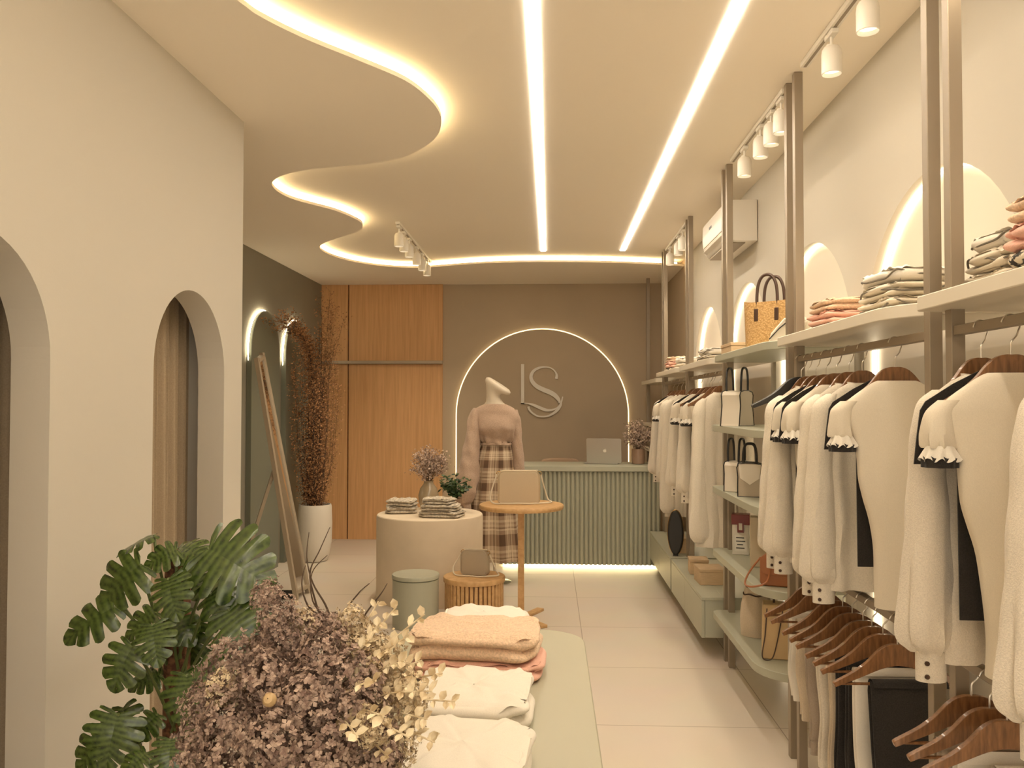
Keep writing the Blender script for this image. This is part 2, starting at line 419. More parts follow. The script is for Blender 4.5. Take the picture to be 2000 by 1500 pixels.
def ribbon_x(o1, o2, xa, xb):
    """a closed band between two outlines (y,z), from xa to xb"""
    mb = MB(); k = len(o1)
    vs = [(x, p[0], p[1]) for p, x in [(q, xx) for a, b in zip(o1, o2) for q, xx in ((a, xa), (a, xb), (b, xb), (b, xa))]]
    fs = [(i*4+j, i*4+(j+1) % 4, (i+1)*4+(j+1) % 4, (i+1)*4+j) for i in range(k-1) for j in range(4)]+[(3, 2, 1, 0), tuple((k-1)*4+j for j in range(4))]
    return mb.add(vs, fs)

struct('floor', MB().box(XLB-.1, XR+.2, YF, YB+.1, -.05, 0), 'floor')
struct('ceiling', MB().box(XLB-.1, XR+.2, YF, YB+.1, ZC, ZC+.1), 'ceiling')
NICHES = [(1.6325, .65, 1.80), (3.05, .65, 1.80), (4.4675, .65, 1.80), (5.885, .65, 1.80), (7.3025, .65, 1.80)]
struct('wall_right', arched_wall(XR, YF, 8.02, ZC, NICHES, .06).box(XR+.06, XR+.1, YF, 8.02, 0, ZC), 'white_wall')
struct('wall_right_rear', MB().box(XR, XR+.1, 8.02, YB, 0, ZC), 'taupe')
struct('wall_back', MB().box(XLB-.1, XR+.1, YB, YB+.1, 0, ZC), 'taupe')
struct('wall_left_rear', MB().box(XLB-.1, XLB, 4.087, YB, 0, ZC), 'grey_green')
ARCHES = [(2.143, .351, 1.737), (3.513, .351, 1.737)]
mb = arched_wall(XL, YF, 4.087, ZC, ARCHES, -.125)
mb.add(arched_wall(XL-.125, YF, 3.99, ZC, ARCHES, 0).v, [f for f in arched_wall(XL-.125, YF, 3.99, ZC, ARCHES, 0).f])
mb.add([(XL, 4.087, 0), (XLB, 4.087, 0), (XLB, 4.087, ZC), (XL, 4.087, ZC)], [(0, 1, 2, 3)])
mb.add([(XL-.125, 3.99, 0), (XLB, 3.99, 0), (XLB, 3.99, ZC), (XL-.125, 3.99, ZC)], [(3, 2, 1, 0)])
struct('wall_left', mb, 'white_wall')
struct('wall_left_outer', MB().box(XLB-.1, XLB, YF, 4.087, 0, ZC), 'white_wall')
struct('wall_front', MB().box(XLB-.1, XL-.125, YF-.1, YF, 0, ZC).box(XL-.125, XR+.1, YF-.1, YF, 2.75, ZC), 'white_wall')   # unseen front wall, left open so added warm world light fills the room

# niche boards and their light strips
where = ['nearest the camera, at the right edge', 'above the nearest pink and white piles', 'behind the straw tote', 'under the air conditioner', 'farthest along the rack wall']
for k, (c, r, zs) in enumerate(NICHES):
    struct('trim_%d' % (k+1), MB().prism(arch_out(c, r, zs), XR+.0595, XR+.0605, 'x'), 'mirror_cream')
    one('light_strip', ribbon_x(arch_out(c, r-.003, zs, .002), arch_out(c, r-.011, zs, .002), XR+.034, XR+.052), 'niche_light',
        'glowing strip in the arched niche '+where[k], 'light strip', (XR+.03, c, zs), 'lit niches in the rack wall')

# wavy dropped ceiling with its cove strip
CURVE = [(-1.32, -2.5), (-1.22, -1.4), (-1.02, -.6), (-.98, .2), (-1.2, .9), (-1.32, 1.6), (-1.26, 2.25), (-1.1, 2.84), (-1.06, 2.97), (-.95, 3.16), (-.79, 3.37), (-.64, 3.58), (-.57, 3.78), (-.54, 3.97), (-.55, 4.15), (-.6, 4.35),
         (-.7, 4.54), (-.85, 4.72), (-1.02, 4.82), (-1.14, 4.86), (-1.37, 4.91), (-1.55, 4.98), (-1.69, 5.09), (-1.79, 5.24), (-1.82, 5.43), (-1.79, 5.63), (-1.70, 5.80), (-1.58, 6.0), (-1.51, 6.22),
         (-1.48, 6.44), (-1.55, 6.70), (-1.7, 6.89), (-1.87, 7.07), (-2.0, 7.23), (-2.09, 7.42), (-2.11, 7.66), (-2.06, 7.95), (-1.92, 8.25), (-1.69, 8.48), (-1.46, 8.56), (-1.22, 8.53), (-.91, 8.41), (-.57, 8.31), (-.12, 8.27), (.39, 8.31), (.91, 8.42), (1.373, 8.575)]
cv = catmull(CURVE, 5)
poly = cv+[(XR, YB), (XLB, YB), (XLB, YF)]
struct('ceiling_soffit', MB().prism(poly, ZS, ZS+.02), 'ceiling')
def offset(c, d):
    out = []
    for i, p in enumerate(c):
        a, b = c[max(0, i-1)], c[min(len(c)-1, i+1)]; t = Vector((b[0]-a[0], b[1]-a[1])).normalized()
        out.append((p[0]-t.y*d, p[1]+t.x*d))
    return out
o1, o2 = offset(cv[:-1], .022), offset(cv[:-1], .026)
mb = MB(); vs = []
for a, b in zip(o1, o2): vs += [(*a, ZS+.024), (*a, ZS+.042), (*b, ZS+.042), (*b, ZS+.024)]
mb.add(vs, [(i*4+j, i*4+(j+1) % 4, (i+1)*4+(j+1) % 4, (i+1)*4+j) for i in range(len(o1)-1) for j in range(4)])
one('cove_light_strip', mb, 'cove_light', 'warm strip of light following the wavy edge of the dropped ceiling', 'light strip', (0, 5, ZS+.03))
for x, nm in ((-.066, 'left of the two white light lines in the ceiling, nearly straight ahead'), (.697, 'right of the two white light lines in the ceiling, above the rack aisle')):
    t = thing('linear_ceiling_light', nm, 'ceiling light', (x, 3, ZC), 0, 'light lines in the ceiling')
    part('diffuser', MB().box(x-.022, x+.022, YF+.1, 8.0, ZC-.0045, ZC-.0005), 'line_light', t, label='glowing white diffuser')
    part('end_cap', MB().box(x-.022, x+.022, 8.0, 8.004, ZC-.005, ZC-.0005), 'white_metal', t)

# oak panels on the back wall
for k, (x0, x1, z0, z1) in enumerate([(XLB, -2.406, 0, 2.072), (-2.391, -1.272, 0, 2.072), (XLB, -2.406, 2.112, ZS), (-2.391, -1.272, 2.112, ZS)]):
    struct('door_%d' % (k+1) if k == 1 else 'trim_%d' % (10+k), MB().box(x0, x1, YB-.035, YB, z0, z1), 'oak', .002)
struct('trim_20', MB().box(-2.406, -2.391, YB-.015, YB, 0, ZS), 'walnut', .001)
struct('trim_21', MB().box(-2.66, -1.268, YB-.11, YB-.02, 2.074, 2.110), 'beige_metal', .002)
# arch panel behind the counter, light outline, letters
struct('trim_22', MB().prism(arch_out(-.096, 1.0, 1.475, .0, 48), YB-.035, YB, 'y'), 'taupe')
ol = [(x, YB-.03, z) for x, z in arch_out(-.096, 1.012, 1.475, .02, 48)]
one('arch_light_strip', MB().tube(ol, .0065, 6), 'arch_light', 'thin glowing outline of the big arch behind the counter', 'light strip', (-.096, YB-.02, 1.475))
def stroke(pts, y0, y1, n=8):
    c = catmull(pts, n) if len(pts) > 2 else pts
    mb = MB(); L = []; Rr = []
    for i, p in enumerate(c):
        a, b = c[max(0, i-1)], c[min(len(c)-1, i+1)]; t = Vector((b[0]-a[0], b[1]-a[1])).normalized(); h = p[2]/2
        L.append((p[0]-t.y*h, p[1]+t.x*h)); Rr.append((p[0]+t.y*h, p[1]-t.x*h))
    def w(q, y): v = at(980+q[0]/10.713, 690+q[1]/10.713, Y=y0); return (v.x, y, v.z)
    vs = []
    for l, r in zip(L, Rr): vs += [w(l, y0), w(r, y0), w(r, y1), w(l, y1)]
    k = len(L)
    return mb.add(vs, [(i*4+j, i*4+(j+1) % 4, (i+1)*4+(j+1) % 4, (i+1)*4+j) for i in range(k-1) for j in range(4)]+[(3, 2, 1, 0), tuple((k-1)*4+j for j in range(4))])
sg = thing('wall_sign', 'raised cream letters L and S on the taupe arch behind the counter', 'sign', (-.09, YB-.04, 1.75))
mL = MB()
for s in ([(435, 225, 66), (435, 1058, 66)], [(400, 1048, 20), (520, 1046, 24), (640, 1072, 46), (760, 1122, 62), (880, 1172, 66), (960, 1190, 55), (1060, 1180, 40), (1150, 1146, 32), (1215, 1085, 34), (1252, 1000, 32), (1275, 905, 24)]):
    b = stroke(s, YB-.062, YB-.035); mL.add(b.v, b.f)
part('letter', mL, 'white_metal', sg)
mS = MB()
for s in ([(1138, 535, 58), (1150, 460, 52), (1130, 400, 34), (1080, 340, 28), (1000, 297, 26), (890, 285, 32), (780, 302, 46), (680, 355, 56), (625, 430, 66), (612, 510, 72), (640, 590, 78), (720, 680, 88), (850, 750, 96), (1000, 812, 98), (1100, 868, 92), (1168, 935, 80), (1203, 1000, 52), (1192, 1040, 18)],
          [(555, 1115, 46), (580, 1180, 40), (650, 1255, 36), (750, 1312, 34), (850, 1325, 32), (960, 1313, 36), (1070, 1262, 46), (1170, 1180, 56), (1222, 1105, 50), (1245, 1040, 34)]):
    b = stroke(s, YB-.064, YB-.035); mS.add(b.v, b.f)
part('letter', mS, 'white_metal', sg)

# arched mirrors with back light on the grey green wall
for k, (c, nm) in enumerate(((7.715, 'tall arched grey green panel with lit top, nearer one on the left rear wall'), (8.68, 'tall arched grey green panel with lit top, half hidden by the dried branches'))):
    t = thing('arched_panel', nm, 'wall panel', (XLB, c, 0), 0, 'arched panels on the left rear wall')
    part('panel', MB().prism(arch_out(c, .385, 2.09), XLB+.03, XLB+.05, 'x'), 'mirror_green', t)
    part('spacer', MB().box(XLB+.002, XLB+.03, c-.384, c+.384, .0, 2.02), 'mirror_green', t)
    oo = [(c-.392*cos(pi*q/30), 2.09+.392*sin(pi*q/30)) for q in range(31)]
    oo = [(oo[0][0]+.006, 1.99), (oo[0][0], 2.05)]+oo+[(oo[-1][0], 2.05), (oo[-1][0]-.006, 1.99)]
    part('light_strip', MB().tube([(XLB+.018, *p) for p in oo], [.001, .006]+[.008]*(len(oo)-4)+[.006, .001], 6), 'wall_arch_light', t, label='glowing strip around the top')

# fitting room curtains
for c, nm in ((2.143, 'beige floor length curtain in the near arch at the left edge of the photo'), (3.513, 'beige floor length curtain in the far left arch above the leafy plant')):
    t = thing('curtain', nm, 'curtain', (XL-.25, c, 0), 0, 'fitting room curtains')
    def cf(u, v, c=c):
        y = c-.62+u*1.16; z = .012+v*2.45
        a = 2*pi*(u*13+.25*sin(u*9+c)); am = .028*(1.15-.35*v)
        return (XL-.235+am*sin(a)+.006*sin(3*a+v*2), y+.012*cos(a), z)
    part('drape', MB().grid(cf, 260, 14), 'curtain', t)
    part('rod', MB().tube([(XL-.235, c-.66, 2.475), (XL-.235, c+.47, 2.475)], .012, 10), 'post', t)
#PART3
# ================================================================== RACKS ALONG THE RIGHT WALL
PX0, PX1 = 1.085, 1.122                     # the posts
PAIRS = [.878+1.4175*k for k in range(7)]
TOPZ, TOPT = 1.898, .04
rack_lab = ['taupe metal clothes rack nearest the camera, cut by the right edge', 'taupe metal clothes rack with ivory tops above and trousers below',
            'taupe metal rack with sage green shelves of handbags', 'taupe metal clothes rack above the nearer green wall cabinet',
            'taupe metal clothes rack above the farther green wall cabinet', 'narrow taupe rack with small shelves beside the counter']
racks = []
for b in range(6):
    y0, y1 = PAIRS[b]+.13, PAIRS[b+1]        # near post front, far post front
    t = thing('shelf_rack' if b in (2, 5) else 'clothes_rack', rack_lab[b], 'rack', (1.1, (y0+y1)/2, 0), 0, 'racks on the right wall')
    racks.append(t)
    for y in (y0, y1):
        part('post', MB().box(PX0, PX1, y, y+.037, 0, ZC-.001), 'post', t, bevel=.002)
    def board(z, xf, m, ya, yb, r0, r1, th=.04, name='shelf'):
        o = rrect(xf, XR-.003, ya, yb, (r0, 0, 0, r1), 10)
        part(name, MB().prism(o, z-th, z), m, t, bevel=.003)
    topm = 'sage' if b == 2 else 'shelf'
    if b != 5:
        board(TOPZ, 1.015, topm, y0-.03, y1+.07, .25, .03)
    else:
        board(1.855, 1.03, 'shelf', y0-.05, y1+.07, .2, .03)
        for z in (1.40, 1.13): board(z, 1.05, 'shelf', y0-.05, y1+.07, .2, .03, .035)
    if b == 2:
        for z in (.335, .715, 1.10, 1.475): board(z, .995, 'sage', y0+.10, y1+.07, .24, .05)
    if b in (0, 1, 3, 4):
        part('hanging_rail', MB().box(PX0+.005, PX1-.005, y0+.037, y1, 1.787, 1.813), 'post', t, bevel=.002)
    if b in (0, 1):
        part('hanging_rail', MB().box(PX0+.005, PX1-.005, y0+.037, y1, .905, .931), 'post', t, bevel=.002)

# floating cabinets
for (ya, yb, lab) in ((5.30, 6.60, 'sage green floating cabinet on the right wall, nearer one with two boxes'), (6.66, 8.02, 'sage green floating cabinet on the right wall, farther one beside the counter')):
    t = thing('wall_cabinet', lab, 'cabinet', (1.15, (ya+yb)/2, .134), 0, 'floating cabinets')
    part('body', MB().box(.972, 1.084, ya, yb, .136, .368).box(1.084, XR-.003, ya+.001, yb-.001, .136, .368), 'sage', t)
    part('top_panel', MB().box(.95, 1.084, ya-.004, yb+.004, .368, .387).box(1.084, XR-.003, ya-.004, yb+.004, .3681, .387), 'sage', t, bevel=.002)
    mid = (ya+yb)/2
    for a, c in ((ya, mid-.002), (mid+.002, yb)):
        part('drawer_front', MB().box(.95, .971, a, c, .134, .366), 'sage', t, bevel=.002)

# ---------------------------------------------------------------- hangers
def hanger_mb():
    up = [(0, -.070), (.02, -.070), (.045, -.078), (.068, -.095), (.098, -.126), (.14, -.157), (.197, -.188), (.203, -.196)]
    lo = [(.199, -.206), (.13, -.179), (.085, -.160), (.05, -.146), (.02, -.139), (0, -.137)]
    half = catmull(up, 4)+catmull(lo, 4)
    outl = half+[(-x, z) for x, z in reversed(half[1:-1])]
    return MB().prism(outl, -.008, .008, 'y')
def hook_mb():
    p = [(0, 0, -.075), (0, 0, -.045), (.004, 0, -.036), (.016, 0, -.024)]+[(.025*cos(a), 0, .002+.025*sin(a)) for a in [R(-35+k*20) for k in range(11)]]
    return MB().tube(catmull(p, 2), .0022, 6)
def bar_mb():
    return MB().tube([(-.185, 0, -.196), (.185, 0, -.196)], .0048, 8)
def make_hanger(lab, m='walnut', bar=True, grp='wooden hangers on the upper rails'):
    t = thing('clothes_hanger', lab, 'hanger', (0, 0, 0), 0, grp)
    part('arm', hanger_mb(), m, t, False, bevel=.003); part('hook', hook_mb(), 'chrome', t, False)
    if bar: part('bar', bar_mb(), m, t, False)
    return t
RAILX, RZ = 1.1035, 1.7895
RZL = RZ-.882
proto_h = make_hanger('x'); proto_used = [False]
def put_hanger(y, z, lab, grp, rz=0):
    if not proto_used[0]:
        proto_used[0] = True; proto_h.location = (RAILX, y, z); proto_h.rotation_euler.z = rz
        proto_h['label'] = lab; proto_h['group'] = grp; return proto_h
    r_ = dup(proto_h, (RAILX, y, z), rz, lab, grp); r_.scale = (1, 1, 1); return r_

# ---------------------------------------------------------------- garments (origin at the rail)
def body_rings(hw, rings, seed, rip=1.0, n=56, nv=46, taper=None):
    """closed tube; rings = [(z, half width, half depth)] from collar to hem"""
    c = catmull(rings, 1+nv//len(rings))
    zt, zb = rings[0][0], rings[-1][0]
    def fn(u, v):
        f = v*(len(c)-1); i = min(int(f), len(c)-2); q = f-i
        z, a, d = [c[i][k]*(1-q)+c[i+1][k]*q for k in range(3)]
        th = 2*pi*u; ca, sa = cos(th), sin(th)
        x = a*math.copysign(abs(ca)**.8, ca); y = d*math.copysign(abs(sa)**.7, sa)
        g = max(0, min(1, (v-.18)/.6))
        y += rip*g*0.013*sin(x*52+seed*1.7+sin(z*7+seed)*.9)+rip*g*.006*sin(x*97+seed*3)
        x += rip*g*.004*sin(z*24+seed)
        return (x, y, z)
    return MB().grid(fn, n, len(c), cu=True)
def sleeve(side, pts, seed, rip=1.0, n=24):
    """pts = [(x, z, rx, ry, y)]"""
    c = catmull(pts, 7)
    def fn(u, v):
        f = v*(len(c)-1); i = min(int(f), len(c)-2); q = f-i
        x, z, rx, ry, yo = [c[i][k]*(1-q)+c[i+1][k]*q for k in range(5)]
        th = 2*pi*u; g = max(0, min(1, (v-.25)/.5))
        rr = 1+rip*g*(.17*sin(6*th+seed)*v+.10*sin(9*th+seed*2+z*9)+.10*sin(4*th+seed))+.05*sin(z*40+seed)*(1-g)
        return (side*(x+rx*cos(th)*rr), yo+ry*sin(th)*rr, z)
    return MB().grid(fn, n, len(c), cu=True)
def long_sleeve(lab, m, seed, stretch=1.0, cuffs=True, grp='ivory tops on the hanging rails'):
    t = thing('sweater', lab, 'sweater', (0, 0, 0), 0, grp)
    S = lambda z: -.19+(z+.19)*stretch if z < -.19 else z
    # shoulders, body
    part('body', body_rings(.17, [(-.100, .050, .016), (-.106, .062, .024), (-.122, .088, .030), (-.150, .122, .034), (-.180, .150, .036), (-.22, .158, .036), (S(-.30), .156, .037), (S(-.45), .156, .038), (S(-.62), .160, .040), (S(-.80), .168, .042), (S(-.822), .168, .040)], seed), m, t, False, soft='very')
    part('neckband', MB().grid(lambda u, v: (.054*cos(2*pi*u), .019*sin(2*pi*u)+.004*v, -.112+.016*v-.010*(1-abs(cos(2*pi*u)))), 28, 4, cu=True), m, t, False, solid=.003)
    for s in (-1, 1):
        y = -.012
        part('sleeve', sleeve(s, [(.105, -.138, .022, .022, 0), (.132, -.168, .036, .030, y/2), (.146, -.215, .040, .034, y), (.150, -.30, .043, .037, y), (.153, S(-.44), .049, .040, y), (.155, S(-.60), .057, .043, y), (.155, S(-.72), .063, .046, y), (.152, S(-.770), .059, .042, y), (.148, S(-.792), .044, .030, y), (.147, S(-.80), .036, .025, y)], seed+s), m, t, False, soft='very')
        if cuffs:
            z0, z1 = S(-.80), S(-.80)-.075
            c = part('cuff', MB().grid(lambda u, v: (s*(.147+.036*cos(2*pi*u)), y+.024*sin(2*pi*u), z0+.006+(z1-z0)*v), 24, 5, cu=True), m, t, False, solid=.003)
            for k in (.28, .72):
                b = MB().lathe([(0, -.0035), (.0055, -.0035), (.0065, 0), (.0055, .0035), (0, .0035)], n=10, cap=False)
                b.xf(Matrix.Translation((s*.147-.020, y-.0225, z0+(z1-z0)*k)) @ Matrix.Rotation(R(75), 4, 'X'))
                part('button', b, 'brown_leather', c, False)
    return t
def tee(lab, seed, m='ivory_fine', grp='ivory tops on the hanging rails'):
    t = thing('blouse', lab, 'blouse', (0, 0, 0), 0, grp)
    part('body', body_rings(.12, [(-.100, .060, .016), (-.108, .078, .022), (-.130, .110, .026), (-.160, .150, .028), (-.185, .172, .030), (-.215, .166, .030), (-.27, .142, .032), (-.33, .130, .034), (-.41, .123, .036), (-.47, .108, .037), (-.54, .088, .038), (-.64, .074, .040), (-.74, .070, .041), (-.82, .072, .040)], seed, .45), m, t, False, soft='very')
    for s in (-1, 1):
        sl = part('sleeve', sleeve(s, [(.145, -.165, .030, .022, 0), (.172, -.195, .034, .027, 0), (.176, -.24, .036, .029, 0), (.174, -.272, .034, .027, 0), (.174, -.280, .030, .024, 0)], seed+s, 1.4), m, t, False, soft='very')
        def ruf(u, v, s=s):
            th = 2*pi*u; r = .030+.014*v+.006*v*sin(9*th)
            return (s*(.172+r*cos(th)), r*.85*sin(th), -.274-.034*v+.005*v*sin(9*th+1))
        part('ruffle', MB().grid(ruf, 60, 5, cu=True), 'white_cotton', sl, False)
        def band(u, v, s=s):
            th = 2*pi*u; r = .0405+.002*sin(9*th)
            return (s*(.172+r*cos(th)), r*.85*sin(th), -.300-.026*v+.003*sin(9*th+1)*(1-v))
        part('hem_band', MB().grid(band, 60, 3, cu=True), 'black_cloth', sl, False)
    # black back panel
    o = [(-.060, -.094), (-.118, -.124), (-.185, -.168), (-.198, -.19), (-.206, -.25), (-.214, -.322), (-.16, -.322), (-.122, -.29), (-.112, -.34), (-.110, -.70), (.110, -.70), (.112, -.34), (.122, -.29), (.16, -.322), (.214, -.322), (.206, -.25), (.198, -.19), (.185, -.168), (.118, -.124), (.060, -.094), (0, -.115)]
    part('back_panel', MB().prism(o, .046, .050, 'y'), 'black_cloth', t, False, label='black back of the blouse showing at shoulder and side')
    return t
def place(proto, used, y, lab, rz=0):
    if not used[0]:
        used[0] = True; proto.location = (RAILX, y, RZ-.014); proto.rotation_euler.z = rz; proto['label'] = lab; return proto
    return dup(proto, (RAILX, y, RZ-.014), rz, lab)
LS = [(long_sleeve('x', 'knit', 1.0), [False]), (long_sleeve('x', 'ivory', 2.6), [False]), (long_sleeve('x', 'ivory', 4.1), [False])]
LL = (long_sleeve('x', 'ivory', 5.7, 1.42, False), [False])
TT = [(tee('x', .7), [False]), (tee('x', 3.3), [False])]
near = 'on the rack nearest the camera'; mid_ = 'on the rack with trousers below'; cab = 'above the nearer green cabinet'; cabf = 'above the farther green cabinet'
up = [  # garment, Y, label, hanger words
    (LS[0], 1.70, 'ivory boucle sweater at the very right edge of the photo', near+', first from the camera'),
    (TT[0], 2.03, 'ivory blouse with black trimmed sleeve '+near, near+', second from the camera'),
    (LS[0], 2.17, 'ivory boucle sweater with two button cuff, behind the nearest blouse', near+', third from the camera'),
    (TT[1], 2.70, 'ivory blouse with black trim, nearest garment '+mid_, mid_+', nearest'),
    (LS[1], 2.98, 'ivory sweater directly behind the nearest blouse '+mid_, mid_+', second'),
    (LS[2], 3.11, 'ivory sweater mostly hidden in the middle '+mid_, mid_+', third'),
    (TT[0], 3.245, 'nearer of the two adjacent black trimmed blouses '+mid_, mid_+', fourth'),
    (TT[1], 3.365, 'farther of the two adjacent black trimmed blouses '+mid_, mid_+', fifth'),
    (LS[1], 3.49, 'ivory sweater behind both black trimmed blouses '+mid_, mid_+', sixth'),
    (LS[2], 3.60, 'ivory sweater farthest back '+mid_+', beside the handbag shelves', mid_+', seventh'),
    (LL, 5.40, 'long ivory cardigan beside the handbag shelves, '+cab, cab+', nearest'),
    (TT[0], 5.70, 'ivory blouse behind the long cardigan, '+cab, cab+', second'),
    (LS[2], 5.93, 'ivory sweater half hidden in the middle '+cab, cab+', third'),
    (TT[1], 6.16, 'ivory blouse with black sleeve hem, '+cab+', second from its far end', cab+', fourth'),
    (LS[1], 6.38, 'ivory sweater at the far end of the rail '+cab, cab+', fifth'),
    (LL, 6.83, 'long ivory cardigan, nearest garment '+cabf, cabf+', nearest'),
    (LS[2], 7.03, 'ivory sweater behind the long cardigan '+cabf, cabf+', second'),
    (TT[0], 7.27, 'ivory blouse with black edge seen past the sweaters '+cabf, cabf+', third'),
    (LS[0], 7.50, 'ivory sweater farthest from the camera, nearest the counter', cabf+', fourth'),
]
for k, (g, y, lab, hw) in enumerate(up):
    rz = R([1.5, -2, 2, 0, -1.5, 1, 2.5, -1, 1.2, -2][k % 10])
    place(g[0], g[1], y, lab, rz)
    h_ = put_hanger(y+.012, RZ, 'brown upper hanger '+hw, 'wooden hangers on the upper rails', rz); h_.scale = (.86 if g in TT else .74, 1, 1)
# two bare hangers and the black padded one
for y, lab in ((5.50, 'bare brown hanger between cardigan and blouse '+cab), (5.82, 'bare brown hanger in the middle of the rail '+cab)):
    put_hanger(y, RZ, lab, 'wooden hangers on the upper rails')
bh = make_hanger('thick black padded hanger at the far end of the trouser rack rail', 'dark', False, None)
for c in kids(bh):
    if c.name.startswith('arm'):
        c.scale = (1.05, 2.6, 1.0)
bh.location = (RAILX-.01, 3.672, RZ)

# ---------------------------------------------------------------- trousers on the lower rails
def trousers(lab, m, L, w0, w1, seed, grp='trousers on the lower rails'):
    t = thing('trousers', lab, 'trousers', (0, 0, 0), 0, grp)
    zt = -.188
    def leg(off, sg):
        def fn(u, v):
            th = 2*pi*u; ca, sa = cos(th), sin(th)
            xc, hw = (w0+w1)/2, (w1-w0)/2*(1-.10*v)
            x = xc+hw*math.copysign(abs(ca)**.55, ca); d = .011+.003*sin(v*9+seed)
            y = off+d*math.copysign(abs(sa)**.8, sa)+.006*v*sin(x*60+seed)+.004*sin(v*14+seed+x*20)
            return (x+.006*sin(v*7+seed), y*(min(1, v*14+.35)), zt+.002-L*v*(1 if sg < 0 else .97))
        return MB().grid(fn, 40, 40, cu=True)
    part('leg', leg(-.013, -1), m, t, False, soft='very'); part('leg', leg(.013, 1), m, t, False, soft='very')
    part('fold', MB().grid(lambda u, v: ((w0+w1)/2+(w1-w0)/2*(2*u-1), .024*cos(pi*v), zt-.014+.021*sin(pi*v)), 14, 12), m, t, False)
    def cuff(u, v):
        th = 2*pi*u; xc, hw = (w0+w1)/2, (w1-w0)/2*.905
        return (xc+hw*math.copysign(abs(cos(th))**.55, cos(th))+.006*sin(7+seed), -.013+.0135*math.copysign(abs(sin(th))**.8, sin(th)), zt-L+.055*v)
    part('hem', MB().grid(cuff, 36, 4, cu=True), m, t, False)
    return t
low = 'on the middle rack lower rail'
LOW = [(3.575, 'white_cotton', .36, -.10, .10, 'cream trousers at the far end '), (3.455, 'beige_cloth', .40, -.10, .11, 'beige trousers second from the far end '), (3.30, 'taupe_cloth', .47, -.11, .11, 'taupe trousers third from the far end '),
       (3.21, 'ivory', .50, -.10, .11, 'cream trousers behind the first black pair '), (3.11, 'beige_cloth', .56, -.09, .12, 'pale beige trousers just behind the black pairs '), (3.005, 'black_cloth', .62, -.10, .12, 'farthest of the three black trousers '),
       (2.925, 'black_cloth', .64, -.09, .12, 'middle one of the three black trousers '), (2.83, 'white_cotton', .66, -.095, .12, 'cream trousers between black pairs '), (2.715, 'black_cloth', .68, -.085, .15, 'nearest and widest black trousers ')]
ordn = ['farthest', 'second from the far end', 'third from the far end', 'fourth from the far end', 'middle one', 'fourth from the near end', 'third from the near end', 'second from the near end', 'nearest']
for k, (y, m, L, a, b, lab) in enumerate(LOW):
    t = trousers(lab+low, m, L, a, b, k*1.3); rz = R([2, -3, 1, 3, -2, 0, 2, -1, 1][k]); t.location = (RAILX, y, RZL); t.rotation_euler.z = rz
    put_hanger(y, RZL, 'brown trouser hanger '+low+', '+ordn[k], 'trouser hangers on the lower rails', rz)
LOW0 = [(2.25, 'taupe_cloth', .60, -.09, .13, 'grey beige trousers, farthest of three '), (2.16, 'white_cotton', .62, -.085, .13, 'cream trousers, middle of three '), (2.08, 'knit', .64, -.03, .17, 'pale knitted trousers, nearest of three ')]
for k, (y, m, L, a, b, lab) in enumerate(LOW0):
    t = trousers(lab+'on the lower rail '+near, m, L, a, b, 20+k*1.7); t.location = (RAILX, y, RZL)
    put_hanger(y, RZL, 'brown trouser hanger, low '+near+', '+['farthest of three', 'middle of three', 'nearest of three'][k], 'trouser hangers on the lower rails')
# ================================================================== DISPLAYS IN THE MIDDLE
def folded_mb(lx, ly, h, layers, seed, wob=1.0, rough=1.0, nu=120, power=5):
    """a folded garment: rounded slab whose edge shows its layers; centred in x,y, standing on z=0"""
    prof = [(0, .02, 0), (.5, .02, 0), (.9, .015, 0)]
    ns = layers*7
    for k in range(ns+1):
        t = k/ns; prof.append((1.0, t, 1))
    prof += [(.96, 1.0, 2), (.85, 1.03, 2), (.7, 1.03, 2), (.5, 1.035, 2), (.3, 1.04, 2), (.12, 1.04, 2), (.01, 1.04, 2)]
    nv = len(prof)
    def fn(u, v):
        k = min(int(round(v*(nv-1))), nv-1); s, t, ty = prof[k]
        th = 2*pi*u; ca, sa = cos(th), sin(th)
        px = math.copysign(abs(ca)**(2/power), ca); py = math.copysign(abs(sa)**(2/power), sa)
        rn = 1+.012*wob*noise2(th*2, seed)+.008*wob*sin(th*7+seed)
        x, y, z = lx/2*px*s*rn, ly/2*py*s*rn, h*t
        if ty == 1:
            tt = t+.10/layers*sin(th*3+seed)*wob*sin(pi*t)
            b = abs(sin(pi*layers*max(0, min(1, tt))))**.55
            rr = .030*wob*(b-1)-.006*wob*sin(th*5+seed+int(tt*layers)*2.1)
            x += rr*px*(1 if abs(px) > .7 else .5); y += rr*py*(1 if abs(py) > .7 else .5)
            z += h*.05*wob*sin(th*4+seed*2)*sin(pi*t)
        if ty == 2 or (ty == 1 and t > .93):
            z += .007*rough*noise2(x*16/max(lx, .2), y*20/max(ly, .2), seed)+.004*rough*sin(x*40+y*26+seed)*s
            z -= h*.22*max(0, s-.82)/.18*(.6+.4*sin(th*2+seed))
        return (x, y, max(z, 0))
    return MB().grid(fn, nu, nv, cu=True)
def folded(name, lab, cat, m, c, dims, layers, seed, rz=0, grp=None, wob=1.0, piping=None, rough=1.0):
    t = thing(name, lab, cat, c, rz, grp)
    part('cloth', folded_mb(*dims, layers, seed, wob, rough), m, t, False, soft='very')
    if piping:
        lx, ly, h = dims
        pts = []
        for k in range(90):
            th = 2*pi*k/90; ca, sa = cos(th), sin(th)
            pts.append((lx/2*.995*math.copysign(abs(ca)**.4, ca), ly/2*.995*math.copysign(abs(sa)**.4, sa), h*(.52+.2*sin(th*3+seed)+.1*sin(th*5))))
        part('piping', MB().tube(pts, .0032, 6, closed=True), piping, t, False)
    return t
